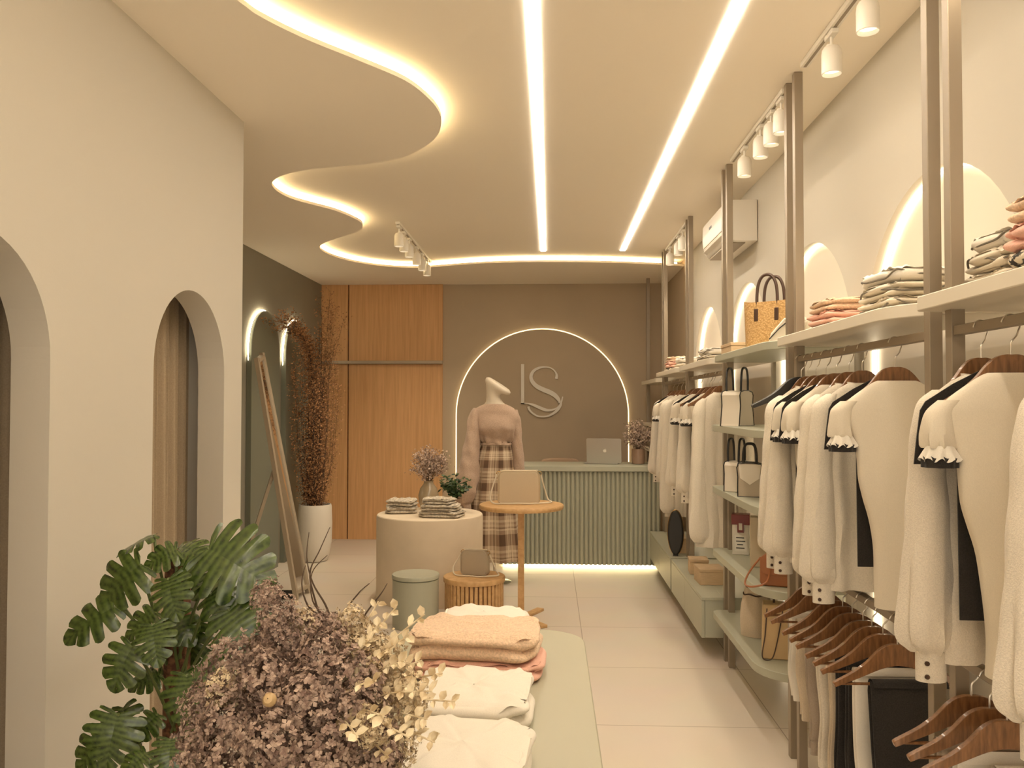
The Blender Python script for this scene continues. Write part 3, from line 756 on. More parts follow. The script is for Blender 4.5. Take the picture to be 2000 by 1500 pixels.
# display table
TZ = .72
t = thing('display_table', 'long sage green display table carrying folded clothes and the dried bouquet', 'table', (-.25, 2.2, 0))
part('table_top', MB().prism(rrect(-.66, .128, .75, 3.27, (.17, .17, .17, .26), 10), TZ-.045, TZ), 'sage_top', t, bevel=.004)
for ya in (1.05, 2.75):
    part('leg', MB().prism(rrect(-.50, -.03, ya, ya+.26, (.1,)*4), 0, TZ-.046), 'sage_top', t, bevel=.003)
gt = 'clothes folded on the display table'
folded('folded_sweater', 'cream folded sweater at the far end of the display table', 'sweater', 'white_cotton', (-.245, 3.08, TZ+.001), (.32, .27, .105), 2, 1.1, R(-3), gt, .9)
folded('folded_sweater', 'salmon pink folded sweater under the peach one', 'sweater', 'pink', (-.235, 2.765, TZ+.001), (.43, .30, .058), 2, 2.3, R(-2), gt)
folded('folded_sweater', 'peach boucle folded sweater on top of the pink one', 'sweater', 'peach', (-.245, 2.775, TZ+.060), (.425, .30, .085), 2, 4.0, R(-4), gt, 1.15)
folded('folded_sweater', 'cream folded sweater in front of the pink and peach pile, creased front edge', 'sweater', 'white_cotton', (-.215, 2.36, TZ+.001), (.33, .34, .088), 2, 5.2, R(-3), gt, 1.25, None, 1.4)
folded('folded_sweater', 'cream folded sweater nearest the camera at the bottom of the photo', 'sweater', 'white_cotton', (-.205, 1.955, TZ+.001), (.32, .36, .085), 2, 6.6, R(-4), gt, 1.1)

# big sand cylinder, green stool, slatted stool, round table
one('display_cylinder', MB().lathe([(.44, 0), (.44, .01), (.44, .672), (.437, .684), (.43, .69), (0.001, .69)], (-1.0, 6.9, 0), 96), 'sand', 'large round sand coloured display plinth carrying grey folded clothes and vase', 'plinth', (-1.0, 6.9, 0))
t = thing('stool', 'sage green drum stool in front of the sand plinth', 'stool', (-.972, 6.0, 0))
part('drum', MB().lathe([(.166, 0), (.166, .338), (.160, .341)], (-.972, 6.0, 0), 64), 'sage', t)
part('seat', MB().lathe([(.160, .343), (.170, .347), (.171, .368), (.167, .374), (.001, .375)], (-.972, 6.0, 0), 64), 'sage', t)
t = thing('slatted_stool', 'round light oak stool with vertical slats, carrying the small bag', 'stool', (-.558, 6.12, 0))
part('seat', MB().lathe([(.205, .303), (.226, .304), (.228, .332), (.224, .338), (.001, .338)], (-.558, 6.12, 0), 72), 'oak_light', t)
part('drum', MB().lathe([(.195, .0), (.195, .302)], (-.558, 6.12, 0), 64), 'walnut', t)
for k in range(40):
    a = 2*pi*k/40; b = MB().box(-.0115, .0115, .190, .216, 0, .303).xf(Matrix.Translation((-.558, 6.12, 0)) @ Matrix.Rotation(a, 4, 'Z'))
    part('slat', b, 'oak_light', t, bevel=.003)
t = thing('side_table', 'round light oak pedestal table carrying the beige bag', 'table', (-.215, 6.22, 0))
part('table_top', MB().lathe([(.28, .818), (.312, .822), (.316, .834), (.316, .846), (.311, .853), (.001, .854)], (-.215, 6.22, 0), 80), 'oak_light', t)
part('post', MB().box(-.240, -.194, 6.197, 6.243, .02, .818), 'oak_light', t, bevel=.003)
for a in (R(-55), R(62)):
    part('foot', MB().box(-.20, .30, -.030, .030, 0, .022 if a < 0 else .0215).xf(Matrix.Translation((-.215, 6.22, 0)) @ Matrix.Rotation(a, 4, 'Z')), 'oak_light', t, bevel=.003)

# bags on the little tables
def shoulder_bag(name, lab, m, c, rz, w_, h_, d_, grp=None, strap=True):
    t = thing(name, lab, 'bag', c, rz, grp)
    o = rrect(-w_/2, w_/2, 0, h_, (.025, .025, .042, .042), 8)
    o = [(x*(1-.03*z/h_), z) for x, z in o]
    part('body', MB().prism(o, -d_/2, d_/2, 'y'), m, t, False, bevel=.012)
    part('piping', MB().tube([(x*1.002, -d_/2+.002, z+.001) for x, z in rrect(-w_/2*.985, w_/2*.985, .006, h_-.004, (.025, .025, .042, .042), 6)], .0032, 6, closed=True), m, t, False)
    part('zip', MB().box(-w_/2*.9, w_/2*.9, -.006, .006, h_-.002, h_+.004), 'cord', t, False, bevel=.002)
    if strap:
        for s in (-1, 1):
            part('ring', MB().tube([(s*(w_/2-.004)+.014*cos(a)*s, .014*sin(a)*.3, h_-.022+.014*sin(a)) for a in [2*pi*k/14 for k in range(14)]], .0025, 5, closed=True), 'gold', t, False)
        p = [(-w_/2-.006, 0, h_-.03), (-w_/2-.035, -.02, h_*.55), (-w_/2-.055, -.045, .05), (-w_/2-.03, -d_/2-.035, .008), (-w_/4, -d_/2-.05, .006), (0, -d_/2-.045, .006), (w_/4, -d_/2-.055, .006), (w_/2+.02, -d_/2-.04, .010), (w_/2+.085, -d_/2+.01, .012), (w_/2+.06, .01, .03), (w_/2+.03, .01, h_*.5), (w_/2+.006, 0, h_-.03)]
        part('strap', MB().tube(catmull(p, 8), .0055, 7), 'cord', t, False)
    return t
shoulder_bag('shoulder_bag', 'beige rectangular shoulder bag standing on the round pedestal table', 'beige_leather', (-.235, 6.27, .855), R(2), .318, .245, .08, 'shoulder bags')
shoulder_bag('shoulder_bag', 'small taupe shoulder bag standing on the slatted stool', 'taupe_leather', (-.553, 6.16, .339), R(-14), .205, .185, .085, 'shoulder bags')

# folded clothes, vase and small plant on the sand plinth
gs = 'grey striped clothes on the sand plinth'
for k, (x, y, z, d, lab, rz) in enumerate([(-1.245, 6.94, .691, (.26, .22, .055), 'grey striped folded shirt, lower of the left pile on the sand plinth', 8), (-1.24, 6.945, .748, (.24, .20, .055), 'grey striped folded shirt, upper of the left pile on the sand plinth', -6),
                                           (-.875, 6.72, .691, (.35, .25, .05), 'grey striped folded shirt, bottom of the right pile on the sand plinth', -12), (-.88, 6.72, .743, (.31, .23, .048), 'grey striped folded shirt, middle of the right pile on the sand plinth', -4), (-.90, 6.73, .793, (.25, .20, .045), 'grey striped folded shirt, top of the right pile on the sand plinth', -16)]):
    folded('folded_shirt', lab, 'shirt', 'stone_cloth', (x, y, z), d, 2, 3.1*k+1, R(rz), gs, 1.1)

# ---------------------------------------------------------------- mannequin
def px(x, y, Y): return at(x, y, Y=Y)
t = thing('mannequin', 'headless cream mannequin in blush sweatshirt and plaid skirt beside the sand plinth', 'mannequin', (-.50, 7.5, 0))
C0 = Vector((-.500, 7.5))
def ringmb(rings, n=48, fold=None, uvs=None):
    c = catmull(rings, 5)
    def fn(u, v):
        f = v*(len(c)-1); i = min(int(f), len(c)-2); q = f-i
        z, a, d, dx, dy = [c[i][k]*(1-q)+c[i+1][k]*q for k in range(5)]
        th = 2*pi*u; ca, sa = cos(th), sin(th)
        rr = fold(th, z, v) if fold else 0
        return (C0.x+dx+(a+rr)*math.copysign(abs(ca)**.88, ca), C0.y+dy+(d+rr)*math.copysign(abs(sa)**.9, sa), z)
    return MB().grid(fn, n, len(c), cu=True, uvscale=uvs or (1, 1))
# neck with its slanted cut
def loft(rings, n=32):
    mb = MB(); vs = []
    for c, tilt, r1, r2 in rings:
        e1 = Vector((cos(tilt), -.25*cos(tilt), sin(tilt))).normalized(); e2 = Vector((.2, 1, 0)).normalized()
        vs += [Vector(c)+e1*r1*cos(2*pi*k/n)+e2*r2*sin(2*pi*k/n) for k in range(n)]
    m_ = len(rings)
    return mb.add(vs, [(i*n+j, i*n+(j+1) % n, (i+1)*n+(j+1) % n, (i+1)*n+j) for i in range(m_-1) for j in range(n)]+[tuple(range(n-1, -1, -1)), tuple((m_-1)*n+j for j in range(n))])
nk = [((-.50, 7.5, 1.545), 0, .14, .08), ((-.50, 7.5, 1.59), 0, .105, .07), ((-.502, 7.5, 1.62), R(-4), .080, .062), ((-.512, 7.5, 1.66), R(-10), .066, .060), ((-.515, 7.5, 1.70), R(-20), .066, .062), ((-.507, 7.495, 1.735), R(-30), .085, .070), ((-.488, 7.49, 1.748), R(-33), .122, .080), ((-.474, 7.49, 1.758), R(-33), .134, .086), ((-.466, 7.49, 1.772), R(-33), .132, .085), ((-.460, 7.49, 1.783), R(-33), .115, .072), ((-.458, 7.49, 1.786), R(-33), .04, .03)]
part('neck', loft(nk), 'manne', t, soft='very')
part('sweatshirt', ringmb([(1.602, .088, .070, 0, 0), (1.592, .115, .082, 0, 0), (1.570, .160, .092, .0, 0), (1.54, .195, .104, .0, 0), (1.50, .207, .115, .004, 0), (1.43, .190, .132, .012, -.01), (1.375, .180, .138, .014, -.015), (1.325, .168, .120, .013, -.008), (1.275, .146, .104, .012, 0), (1.25, .138, .10, .012, 0), (1.235, .142, .104, .012, 0)],
     72, lambda th, z, v: (.014*sin(th*11+z*14)*max(0, (v-.5)/.5)+.009*sin(z*75+th*3)*max(0, (v-.55)/.45)+.006*sin(z*38+cos(th*2)*3)*v)), 'blush', t, soft='very')
def limb(pts, n=28, seed=0, amp=.05):
    c = catmull(pts, 7); mb = MB(); vs = []
    for i, (x, y, z, r, r2) in enumerate(c):
        for k in range(n):
            th = 2*pi*k/n; w_ = 1+amp*sin(th*4+z*26+seed)+amp*.7*sin(z*55+seed+th)
            vs.append((x+r*cos(th)*w_, y+r2*sin(th)*w_, z))
    m_ = len(c)
    return mb.add(vs, [(i*n+j, i*n+(j+1) % n, (i+1)*n+(j+1) % n, (i+1)*n+j) for i in range(m_-1) for j in range(n)]+[tuple(range(n-1, -1, -1)), tuple((m_-1)*n+j for j in range(n))])
def P5(x, y, Y, r, r2): p = px(x, y, Y); return (p.x, p.y, p.z, r, r2)
part('sleeve', limb([P5(934, 797, 7.48, .045, .06), P5(927, 815, 7.46, .056, .07), P5(924, 850, 7.43, .064, .078), P5(919, 890, 7.40, .080, .088), P5(914, 930, 7.38, .102, .10), P5(909, 962, 7.36, .098, .095), P5(907, 978, 7.36, .078, .075), P5(907, 984, 7.36, .052, .05)], seed=1), 'blush', t, soft='very')
part('cuff', limb([P5(907, 982, 7.36, .050, .048), P5(908, 992, 7.36, .052, .05), P5(909, 1001, 7.36, .046, .044)], seed=2, amp=.08), 'blush', t, soft='very')
part('sleeve', limb([P5(1001, 800, 7.52, .045, .06), P5(1006, 820, 7.52, .052, .07), P5(1008, 850, 7.53, .052, .075), P5(1011, 890, 7.54, .056, .08), P5(1014, 925, 7.55, .056, .08), P5(1014, 945, 7.55, .036, .05)], seed=3), 'blush', t, soft='very')
part('skirt', ringmb([(1.262, .136, .098, .012, 0), (1.22, .140, .10, .012, 0), (1.10, .165, .125, .006, 0), (.9, .188, .145, .0, 0), (.7, .205, .16, -.002, 0), (.45, .225, .175, .0, 0), (.205, .245, .19, .004, 0)],
     110, lambda th, z, v: .016*v*sin(th*9+.6)+.006*v*sin(th*17)), 'plaid', t, soft='very')
part('belt', ringmb([(1.250, .143, .104, .012, 0), (1.246, .146, .107, .012, 0), (1.236, .146, .107, .012, 0), (1.232, .143, .104, .012, 0)]), 'blush', t)
part('stand', MB().lathe([(.15, 0), (.15, .006), (.14, .010), (.014, .012), (.013, .4), (.013, 1.2)], (-.50, 7.5, 0), 40), 'chrome', t)

# ---------------------------------------------------------------- counter
t = thing('counter', 'sage green fluted cash counter below the lit arch', 'counter', (.28, 8.4, 0))
CX0, CX1 = -.50, 1.07
part('body', MB().box(CX0+.02, CX1-.005, 8.145, 8.70, .045, .946), 'sage', t)
fl = []; nfl = 36; wd = (CX1-CX0)/nfl
for k in range(nfl):
    for q in range(6):
        a = pi*q/6
        fl.append((CX0+wd*(k+.06+.88*(.5-.5*cos(a))), 8.138-.026*sin(a)))
    fl.append((CX0+wd*(k+.95), 8.140))
fl += [(CX1, 8.145), (CX0, 8.145)]
part('fluted_front', MB().prism(fl, .042, .943), 'sage', t)
part('counter_top', MB().box(CX0-.01, CX1+.01, 8.095, 8.75, .947, .997), 'sage', t, bevel=.003)
part('plinth', MB().box(CX0+.08, CX1-.06, 8.30, 8.66, 0, .045), 'white_metal', t)
part('light_strip', MB().box(CX0+.03, CX1-.02, 8.27, 8.285, .012, .036), 'plinth_light', t, label='glowing strip under the front')
# chair behind
t = thing('chair', 'blush padded chair behind the counter, only its rounded back visible', 'chair', (.11, 9.05, 0))
part('backrest', MB().prism(catmull([(-.10, .62), (-.115, .8), (-.10, .955), (-.05, .995), (.11, 1.004), (.27, .995), (.32, .955), (.335, .8), (.32, .62)], 5), 9.20, 9.26, 'y'), 'seat', t, bevel=.015)
part('seat', MB().prism(rrect(-.12, .34, 8.84, 9.26, (.08, .08, .05, .05)), .44, .51), 'seat', t, bevel=.02)
for lx, ly in ((-.08, 8.88), (.30, 8.88), (-.08, 9.22), (.30, 9.22)):
    part('leg', MB().bar((lx, ly, 0), (lx, ly, .44), .03, .03), 'oak_light', t)
for lx in (-.04, .26): part('support', MB().bar((lx, 9.215, .5), (lx, 9.235, .66), .03, .02), 'oak_light', t)
# laptop
LP = Matrix.Translation((.535, 8.40, .998)) @ Matrix.Rotation(R(-12), 4, 'Z')
t = thing('laptop', 'open silver laptop on the counter with its lid turned to us', 'laptop', (.535, 8.40, .998), R(-12))
part('base', MB().prism(rrect(-.20, .15, -.01, .22, (.012,)*4), 0, .014), 'silver', t, False, bevel=.003)
part('keyboard', MB().box(-.17, .12, .07, .18, .0141, .0155), 'dark', t, False)
lid = MB().prism(rrect(-.165, .185, 0, .25, (.014,)*4), -.004, .004, 'y').xf(Matrix.Translation((0, -.018, .012)) @ Matrix.Rotation(R(8), 4, 'X'))
lo_ = part('lid', lid, 'silver', t, False)
scr = MB().box(-.155, .175, .0041, .0052, .01, .24).xf(Matrix.Translation((0, -.018, .012)) @ Matrix.Rotation(R(8), 4, 'X'))
part('screen', scr, 'dark', lo_, False)
ap = []
for k in range(40):
    a = 2*pi*k/40; r = .0165*(1+.05*cos(2*a)-.10*math.exp(-((a-pi/2)/.35)**2)-.07*math.exp(-((a-1.5*pi)/.3)**2))
    x, z = r*cos(a), r*sin(a)
    if (x-.0205)**2+(z-.002)**2 < .0085**2: x = .0205-sqrt(max(0, .0085**2-(z-.002)**2))
    ap.append((x, z))
em = MB().prism(ap, -.0055, -.0042, 'y'); lf = MB().prism([(.001, .018), (.006, .021), (.009, .027), (.003, .0245)], -.0055, -.0042, 'y'); em.add(lf.v, lf.f)
em.xf(Matrix.Translation((0, -.018, .012)) @ Matrix.Rotation(R(8), 4, 'X') @ Matrix.Translation((.02, 0, .125)))
part('emblem', em, 'white_metal', lo_, False)

# ---------------------------------------------------------------- leaning mirror
t = thing('floor_mirror', 'tall beige framed standing mirror seen edge on before the green wall', 'mirror', (-2.1, 6.85, 0))
bn, bf = Vector((-2.072, 6.74, 0)), Vector((-2.045, 6.98, 0))
tn, tf = at(501, 700, Y=6.78), at(511, 690, Y=7.02)
def V3(a, b, k): return a+(b-a)*k
part('stile', MB().bar(bn, tn, .042, .034), 'beige_metal', t); part('stile', MB().bar(bf, tf, .042, .034), 'beige_metal', t)
part('rail', MB().bar(V3(bn, tn, .985), V3(bf, tf, .985), .04, .032), 'beige_metal', t); part('rail', MB().bar(V3(bn, tn, .03), V3(bf, tf, .03), .04, .032), 'beige_metal', t)
nrm = (tn-bn).cross(bf-bn).normalized()
g = [V3(bn, tn, .03), V3(bf, tf, .03), V3(bf, tf, .98), V3(bn, tn, .98)]
part('glass', MB().add([p+nrm*.004 for p in g]+[p-nrm*.004 for p in g], [(0, 1, 2, 3), (7, 6, 5, 4), (0, 4, 5, 1), (1, 5, 6, 2), (2, 6, 7, 3), (3, 7, 4, 0)]), 'mirror', t)
lt = V3(bn, tn, .55); lb = at(455, 1176, Z=0)
mid_top = V3(V3(bn, tn, .55), V3(bf, tf, .55), .15)
part('support_leg', MB().bar(mid_top, (lb.x, lb.y, 0.0), .036, .026), 'beige_metal', t)
part('foot_rail', MB().bar((bn.x-.03, bn.y+.02, .035), (bn.x-.16, bn.y+.02, .035), .03, .07), 'dark', t)
# ================================================================== GOODS ON THE SHELVES
SZ = TOPZ+.001
gp = 'folded clothes on the top shelves'
def pile(items, yc, xc, z0=SZ, rz=0):
    z = z0
    for (nm, lab, cat, m, d, lay, seed, pip) in items:
        folded(nm, lab, cat, m, (xc+random.uniform(-.004, .004), yc+random.uniform(-.006, .006), z), d, lay, seed, rz+random.uniform(-.04, .04), gp, 1.1, pip)
        z += d[2]*1.045+.001
pile([('folded_blouse', 'black and cream printed folded blouse under the pink clothes on the middle rack', 'blouse', 'print', (.23, .31, .034), 1, 1.2, None),
      ('folded_jumper', 'salmon pink folded top, lower one of the middle rack pile', 'top', 'pink', (.225, .30, .052), 2, 2.2, None),
      ('folded_jumper', 'peach folded top, upper one of the pink pile on the middle rack', 'top', 'peach', (.215, .28, .050), 2, 3.7, None)], 3.60, 1.248)
pile([('folded_shirt', 'cream folded shirt with grey piping, bottom of the pile beside the pink clothes', 'shirt', 'ivory_fine', (.23, .33, .048), 2, 1.9, 'grey_trim'),
      ('folded_shirt', 'cream folded shirt with grey piping, middle of the pile beside the pink clothes', 'shirt', 'ivory_fine', (.22, .32, .048), 2, 4.6, 'grey_trim'),
      ('folded_shirt', 'cream folded shirt, top of the pile beside the pink clothes', 'shirt', 'white_cotton', (.21, .29, .044), 1, 7.7, 'grey_trim')], 2.86, 1.20)
pile([('folded_shirt', 'cream folded shirt, bottom of the pile on the nearest shelf', 'shirt', 'ivory_fine', (.22, .23, .05), 2, 2.9, 'grey_trim'),
      ('folded_shirt', 'cream folded shirt, middle of the pile on the nearest shelf', 'shirt', 'ivory_fine', (.21, .22, .05), 2, 5.6, 'grey_trim'),
      ('folded_shirt', 'cream folded shirt, top of the pile on the nearest shelf', 'shirt', 'white_cotton', (.20, .21, .045), 1, 8.7, 'grey_trim')], 2.235, 1.245)
pile([('folded_blouse', 'black and cream printed folded blouse on the nearest shelf, bottom of the pink pile', 'blouse', 'print', (.24, .27, .06), 2, 6.2, None),
      ('folded_jumper', 'salmon pink folded top on the nearest shelf', 'top', 'pink', (.23, .26, .06), 2, 5.2, None),
      ('folded_jumper', 'peach folded top on the nearest shelf, over the salmon one', 'top', 'peach', (.22, .24, .06), 2, 9.7, None),
      ('folded_scarf', 'crumpled salmon scarf on top of the nearest pink pile', 'scarf', 'pink', (.16, .19, .05), 3, 12.7, None)], 1.945, 1.21, SZ, .1)
pile([('folded_shirt', 'cream folded shirt, lower of the pile under the air conditioner', 'shirt', 'ivory_fine', (.22, .36, .045), 2, 3.2, 'grey_trim'),
      ('folded_shirt', 'cream folded shirt, upper of the pile under the air conditioner', 'shirt', 'white_cotton', (.21, .33, .045), 1, 6.4, 'grey_trim')], 5.98, 1.175)
pile([('folded_shirt', 'cream folded shirt, lower of two farther along the top shelves', 'shirt', 'ivory_fine', (.20, .30, .045), 2, 3.9, None),
      ('folded_shirt', 'cream folded shirt, upper of two farther along the top shelves', 'shirt', 'white_cotton', (.19, .28, .045), 1, 6.9, None)], 7.12, 1.17)
pile([('folded_blouse', 'printed folded blouse under the farthest pink top', 'blouse', 'print', (.20, .30, .03), 1, 3.3, None),
      ('folded_jumper', 'pink folded top farthest away on the top shelves', 'top', 'pink', (.20, .28, .05), 2, 7.2, None),
      ('folded_jumper', 'peach folded top over the farthest pink one', 'top', 'peach', (.19, .26, .045), 2, 9.2, None)], 7.66, 1.165)

def handbag(lab, c, rz, w0, w1, h, d, m, hh=.12, handle='dark', side='dark', grp='handbags on the green shelves', extra=None):
    """trapezoid handbag, two arched handles, dark edging"""
    t = thing('handbag', lab, 'handbag', c, rz, grp)
    o = catmull([(-w0/2, .012), (-w0/2+.012, 0), (w0/2-.012, 0), (w0/2, .012), (w1/2+.004, h*.6), (w1/2, h), (-w1/2, h), (-w1/2-.004, h*.6)], 3, True)
    part('body', MB().prism(o, -d/2, d/2, 'y'), m, t, False, bevel=.006)
    for s in (-1, 1):
        part('edging', MB().tube([(x*1.005, s*d/2, z) for x, z in o], .0035, 6, closed=True), side, t, False)
        hp = [(-w1*.30, s*d*.38, h*.86), (-w1*.29, s*d*.40, h+hh*.5), (-w1*.20, s*d*.40, h+hh*.92), (0, s*d*.40, h+hh), (w1*.20, s*d*.40, h+hh*.92), (w1*.29, s*d*.40, h+hh*.5), (w1*.30, s*d*.38, h*.86)]
        part('handle', MB().tube(catmull(hp, 6), .0065, 8), handle, t, False)
    return t
def sat(t, name, mb, m): return part(name, mb, m, t, False)
# top sage shelf
t = thing('straw_tote', 'woven straw tote with dark brown leather handles on the top green shelf', 'tote bag', (1.155, 4.40, SZ), R(-38))
def basket(u, v):
    th = 2*pi*u; k = 1+.10*v
    return (.125*k*math.copysign(abs(cos(th))**.5, cos(th)), .062*(1.05-.25*v)*math.copysign(abs(sin(th))**.6, sin(th)), .235*v+.012*v*v*cos(th)**2)
part('basket', MB().grid(basket, 48, 18, cu=True).lathe([(.0, .001), (.055, .001)], n=24, cap=False), 'straw', t, False, solid=.006)
for s in (-1, 1):
    y = s*.045
    part('handle', MB().tube(catmull([(-.055, y, .17), (-.055, y, .27), (-.045, y, .335), (-.02, y, .372), (.02, y, .372), (.045, y, .335), (.055, y, .27), (.055, y, .17)], 6), .0085, 8), 'brown_leather', t, False)
    for q in (-.055, .055):
        part('strap_tab', MB().box(q-.011, q+.011, y+s*.006-.003, y+s*.006+.010*s, .135, .20), 'brown_leather', t, False, bevel=.002)
t = thing('clutch', 'ivory envelope clutch leaning beside the straw tote', 'clutch bag', (1.16, 4.09, SZ), R(-35))
part('body', MB().prism([(-.10, 0), (.085, 0), (.10, .10), (.06, .135), (-.02, .12), (-.085, .05)], -.018, .022, 'y'), 'ivory_leather', t, False, bevel=.008)
part('edging', MB().tube([(-.09, -.0225, .02), (-.04, -.0235, .07), (.02, -.0235, .115)], .003, 6), 'dark', t, False)
part('flap', MB().prism([(-.02, .118), (.095, .095), (.06, .03)], -.023, -.0185, 'y'), 'ivory_leather', t, False, bevel=.002)
one('gift_box', MB().box(1.03, 1.15, 4.78, 5.05, SZ, SZ+.035).box(1.027, 1.153, 4.777, 5.053, SZ+.036, SZ+.055), 'kraft', 'flat pale wooden box at the far end of the top green shelf', 'box', (1.09, 4.9, SZ), bevel=.002)
# fourth shelf
handbag('ivory handbag with dark edging and handles on the upper green shelf', (1.09, 4.90, 1.476), R(52), .19, .15, .195, .115, 'ivory_leather', .14)
# third shelf
t = handbag('ivory and dark handbag on the second green shelf, farther of the pair', (1.075, 4.86, 1.101), R(50), .14, .125, .165, .085, 'ivory_leather', .135)
sat(t, 'clasp', MB().box(-.04, .04, -.0475, -.0435, .10, .16), 'dark'); sat(t, 'tassel', MB().box(-.036, -.026, -.053, -.0478, .07, .15).box(-.018, -.008, -.053, -.0478, .08, .15), 'gold')
t = handbag('grey handbag with pale flap on the second green shelf, nearer of the pair', (1.085, 4.58, 1.101), R(-15), .125, .115, .175, .08, 'taupe_leather', .11)
sat(t, 'flap', MB().prism([(-.058, .175), (.058, .175), (.05, .10), (0, .065), (-.05, .10)], -.045, -.041, 'y'), 'ivory_leather')
# second shelf
t = thing('perfume_box', 'small upright box with dark red top and printed label on a green shelf', 'box', (1.13, 5.0, .716), R(-16))
part('body', MB().box(-.048, .048, -.04, .04, 0, .20), 'paper', t, False, bevel=.002)
part('lid', MB().box(-.052, .052, -.044, .044, .175, .235), 'wine', t, False, bevel=.003)
part('clasp', MB().box(-.018, .018, -.047, -.0442, .13, .20), 'wine', t, False); part('window', MB().box(-.010, .010, -.049, -.0472, .145, .185), 'paper', t, False)
lb_ = part('label', MB().box(-.034, .034, -.0415, -.0402, .02, .115), 'white_metal', t, False)
mb = MB()
for r, (a, c) in enumerate(((-.026, .02), (-.026, .026), (-.02, .014), (-.026, .022))): mb.box(a, c, -.0425, -.0416, .096-.02*r, .102-.02*r)
part('print', mb, 'dark', lb_, False)
t = thing('carrier_bag', 'plain beige upright carrier behind the tan handbag on a green shelf', 'bag', (1.17, 4.62, .716), R(-12))
part('body', MB().box(-.075, .075, -.04, .04, 0, .27), 'beige_leather', t, False, bevel=.004); part('handle', MB().tube(catmull([(-.03, -.03, .265), (-.03, -.03, .30), (.03, -.03, .30), (.03, -.03, .265)], 5), .003, 6), 'cord', t, False)
t = thing('satchel', 'tan leather satchel with looping strap on a green shelf under the sleeves', 'handbag', (1.13, 4.13, .716), R(-22), 'handbags on the green shelves')
part('body', MB().prism(rrect(-.10, .10, 0, .15, (.02, .02, .035, .035)), -.04, .04, 'y'), 'tan_leather', t, False, bevel=.008)
part('flap', MB().prism(rrect(-.098, .098, .055, .152, (.04, .04, .03, .03)), -.047, -.0405, 'y'), 'tan_leather', t, False, bevel=.003)
part('strap', MB().tube(catmull([(-.10, 0, .13), (-.15, -.03, .06), (-.165, -.07, .008), (-.12, -.11, .006), (-.06, -.09, .03), (-.05, -.055, .10), (-.06, -.05, .14)], 7), .005, 7), 'tan_leather', t, False)
# lowest shelf
t = thing('bucket_bag', 'beige gathered fabric bucket bag on the lowest green shelf', 'bag', (1.13, 4.64, .336), R(-10))
def sack(u, v):
    th = 2*pi*u; r = .082*(1.0+.10*sin(pi*v))*(1-.30*v*v)*(1+.06*v*sin(7*th))
    return (r*cos(th), r*.75*sin(th), .26*v)
part('sack', MB().grid(sack, 48, 16, cu=True).lathe([(.0, .001), (.07, .001)], n=24, cap=False), 'beige_cloth', t, False, soft='very')
part('drawstring', MB().tube([(.068*cos(a), .052*sin(a), .225+.004*sin(5*a)) for a in [2*pi*k/30 for k in range(30)]], .004, 6, closed=True), 'brown_leather', t, False)
t = thing('camel_tote', 'camel tote with thin dark straps on the lowest green shelf, nearest the camera', 'tote bag', (1.16, 4.24, .336), R(-12))
part('body', MB().prism([(-.10, 0), (.10, 0), (.115, .27), (-.095, .27)], -.05, .05, 'y'), 'camel', t, False, bevel=.006)
part('strap', MB().tube(catmull([(-.075, -.051, .25), (-.085, -.056, .12), (-.10, -.075, .02), (-.07, -.085, .006), (-.045, -.075, .03), (-.02, -.056, .13), (0, -.053, .25)], 7), .003, 6), 'brown_leather', t, False)
part('handle', MB().tube(catmull([(-.04, 0, .262), (-.035, 0, .30), (0, 0, .315), (.035, 0, .30), (.04, 0, .262)], 6), .006, 8), 'brown_leather', t, False)
# on the cabinets
t = thing('wooden_box', 'small pale wooden box beside the black oval purse on the far cabinet', 'box', (1.06, 6.95, .388), R(-5))
part('body', MB().box(-.055, .055, -.11, .11, 0, .10), 'kraft', t, False, bevel=.002); part('lid', MB().box(-.058, .058, -.113, .113, .101, .122), 'kraft', t, False, bevel=.002)
t = thing('oval_purse', 'black oval upright purse on the farther green cabinet', 'purse', (1.005, 6.74, .388), R(-10))
part('body', MB().prism([(.062*cos(a), .185+.178*sin(a)) for a in [2*pi*k/40 for k in range(40)]], -.03, .03, 'y'), 'dark', t, False, bevel=.012)
part('zip', MB().tube([(.0635*cos(a), 0, .185+.1795*sin(a)) for a in [2*pi*k/40 for k in range(40)]], .003, 6, closed=True), 'gold', t, False)
part('foot', MB().box(-.02, .02, -.022, .022, 0, .014), 'dark', t, False)
for k, (x, y, w_, d_, h_, lab) in enumerate(((1.065, 6.07, .13, .15, .105, 'pale box behind the wider one on the nearer green cabinet'), (1.085, 5.75, .17, .20, .105, 'wider pale box on the nearer green cabinet, closer to us'))):
    t = thing('wooden_box', lab, 'box', (x, y, .388), R(-4+6*k))
    part('body', MB().box(-w_/2, w_/2, -d_/2, d_/2, 0, h_-.02), 'kraft', t, False, bevel=.002); part('lid', MB().box(-w_/2-.003, w_/2+.003, -d_/2-.003, d_/2+.003, h_-.019, h_), 'kraft', t, False, bevel=.002)
for k, z in enumerate((1.401, 1.131)):
    folded('folded_jumper', 'pale folded top on the %s small shelf of the corner rack' % ('upper', 'lower')[k], 'top', 'beige_cloth', (1.20, 8.75, z), (.22, .3, .07), 2, 3+k, 0, gp)

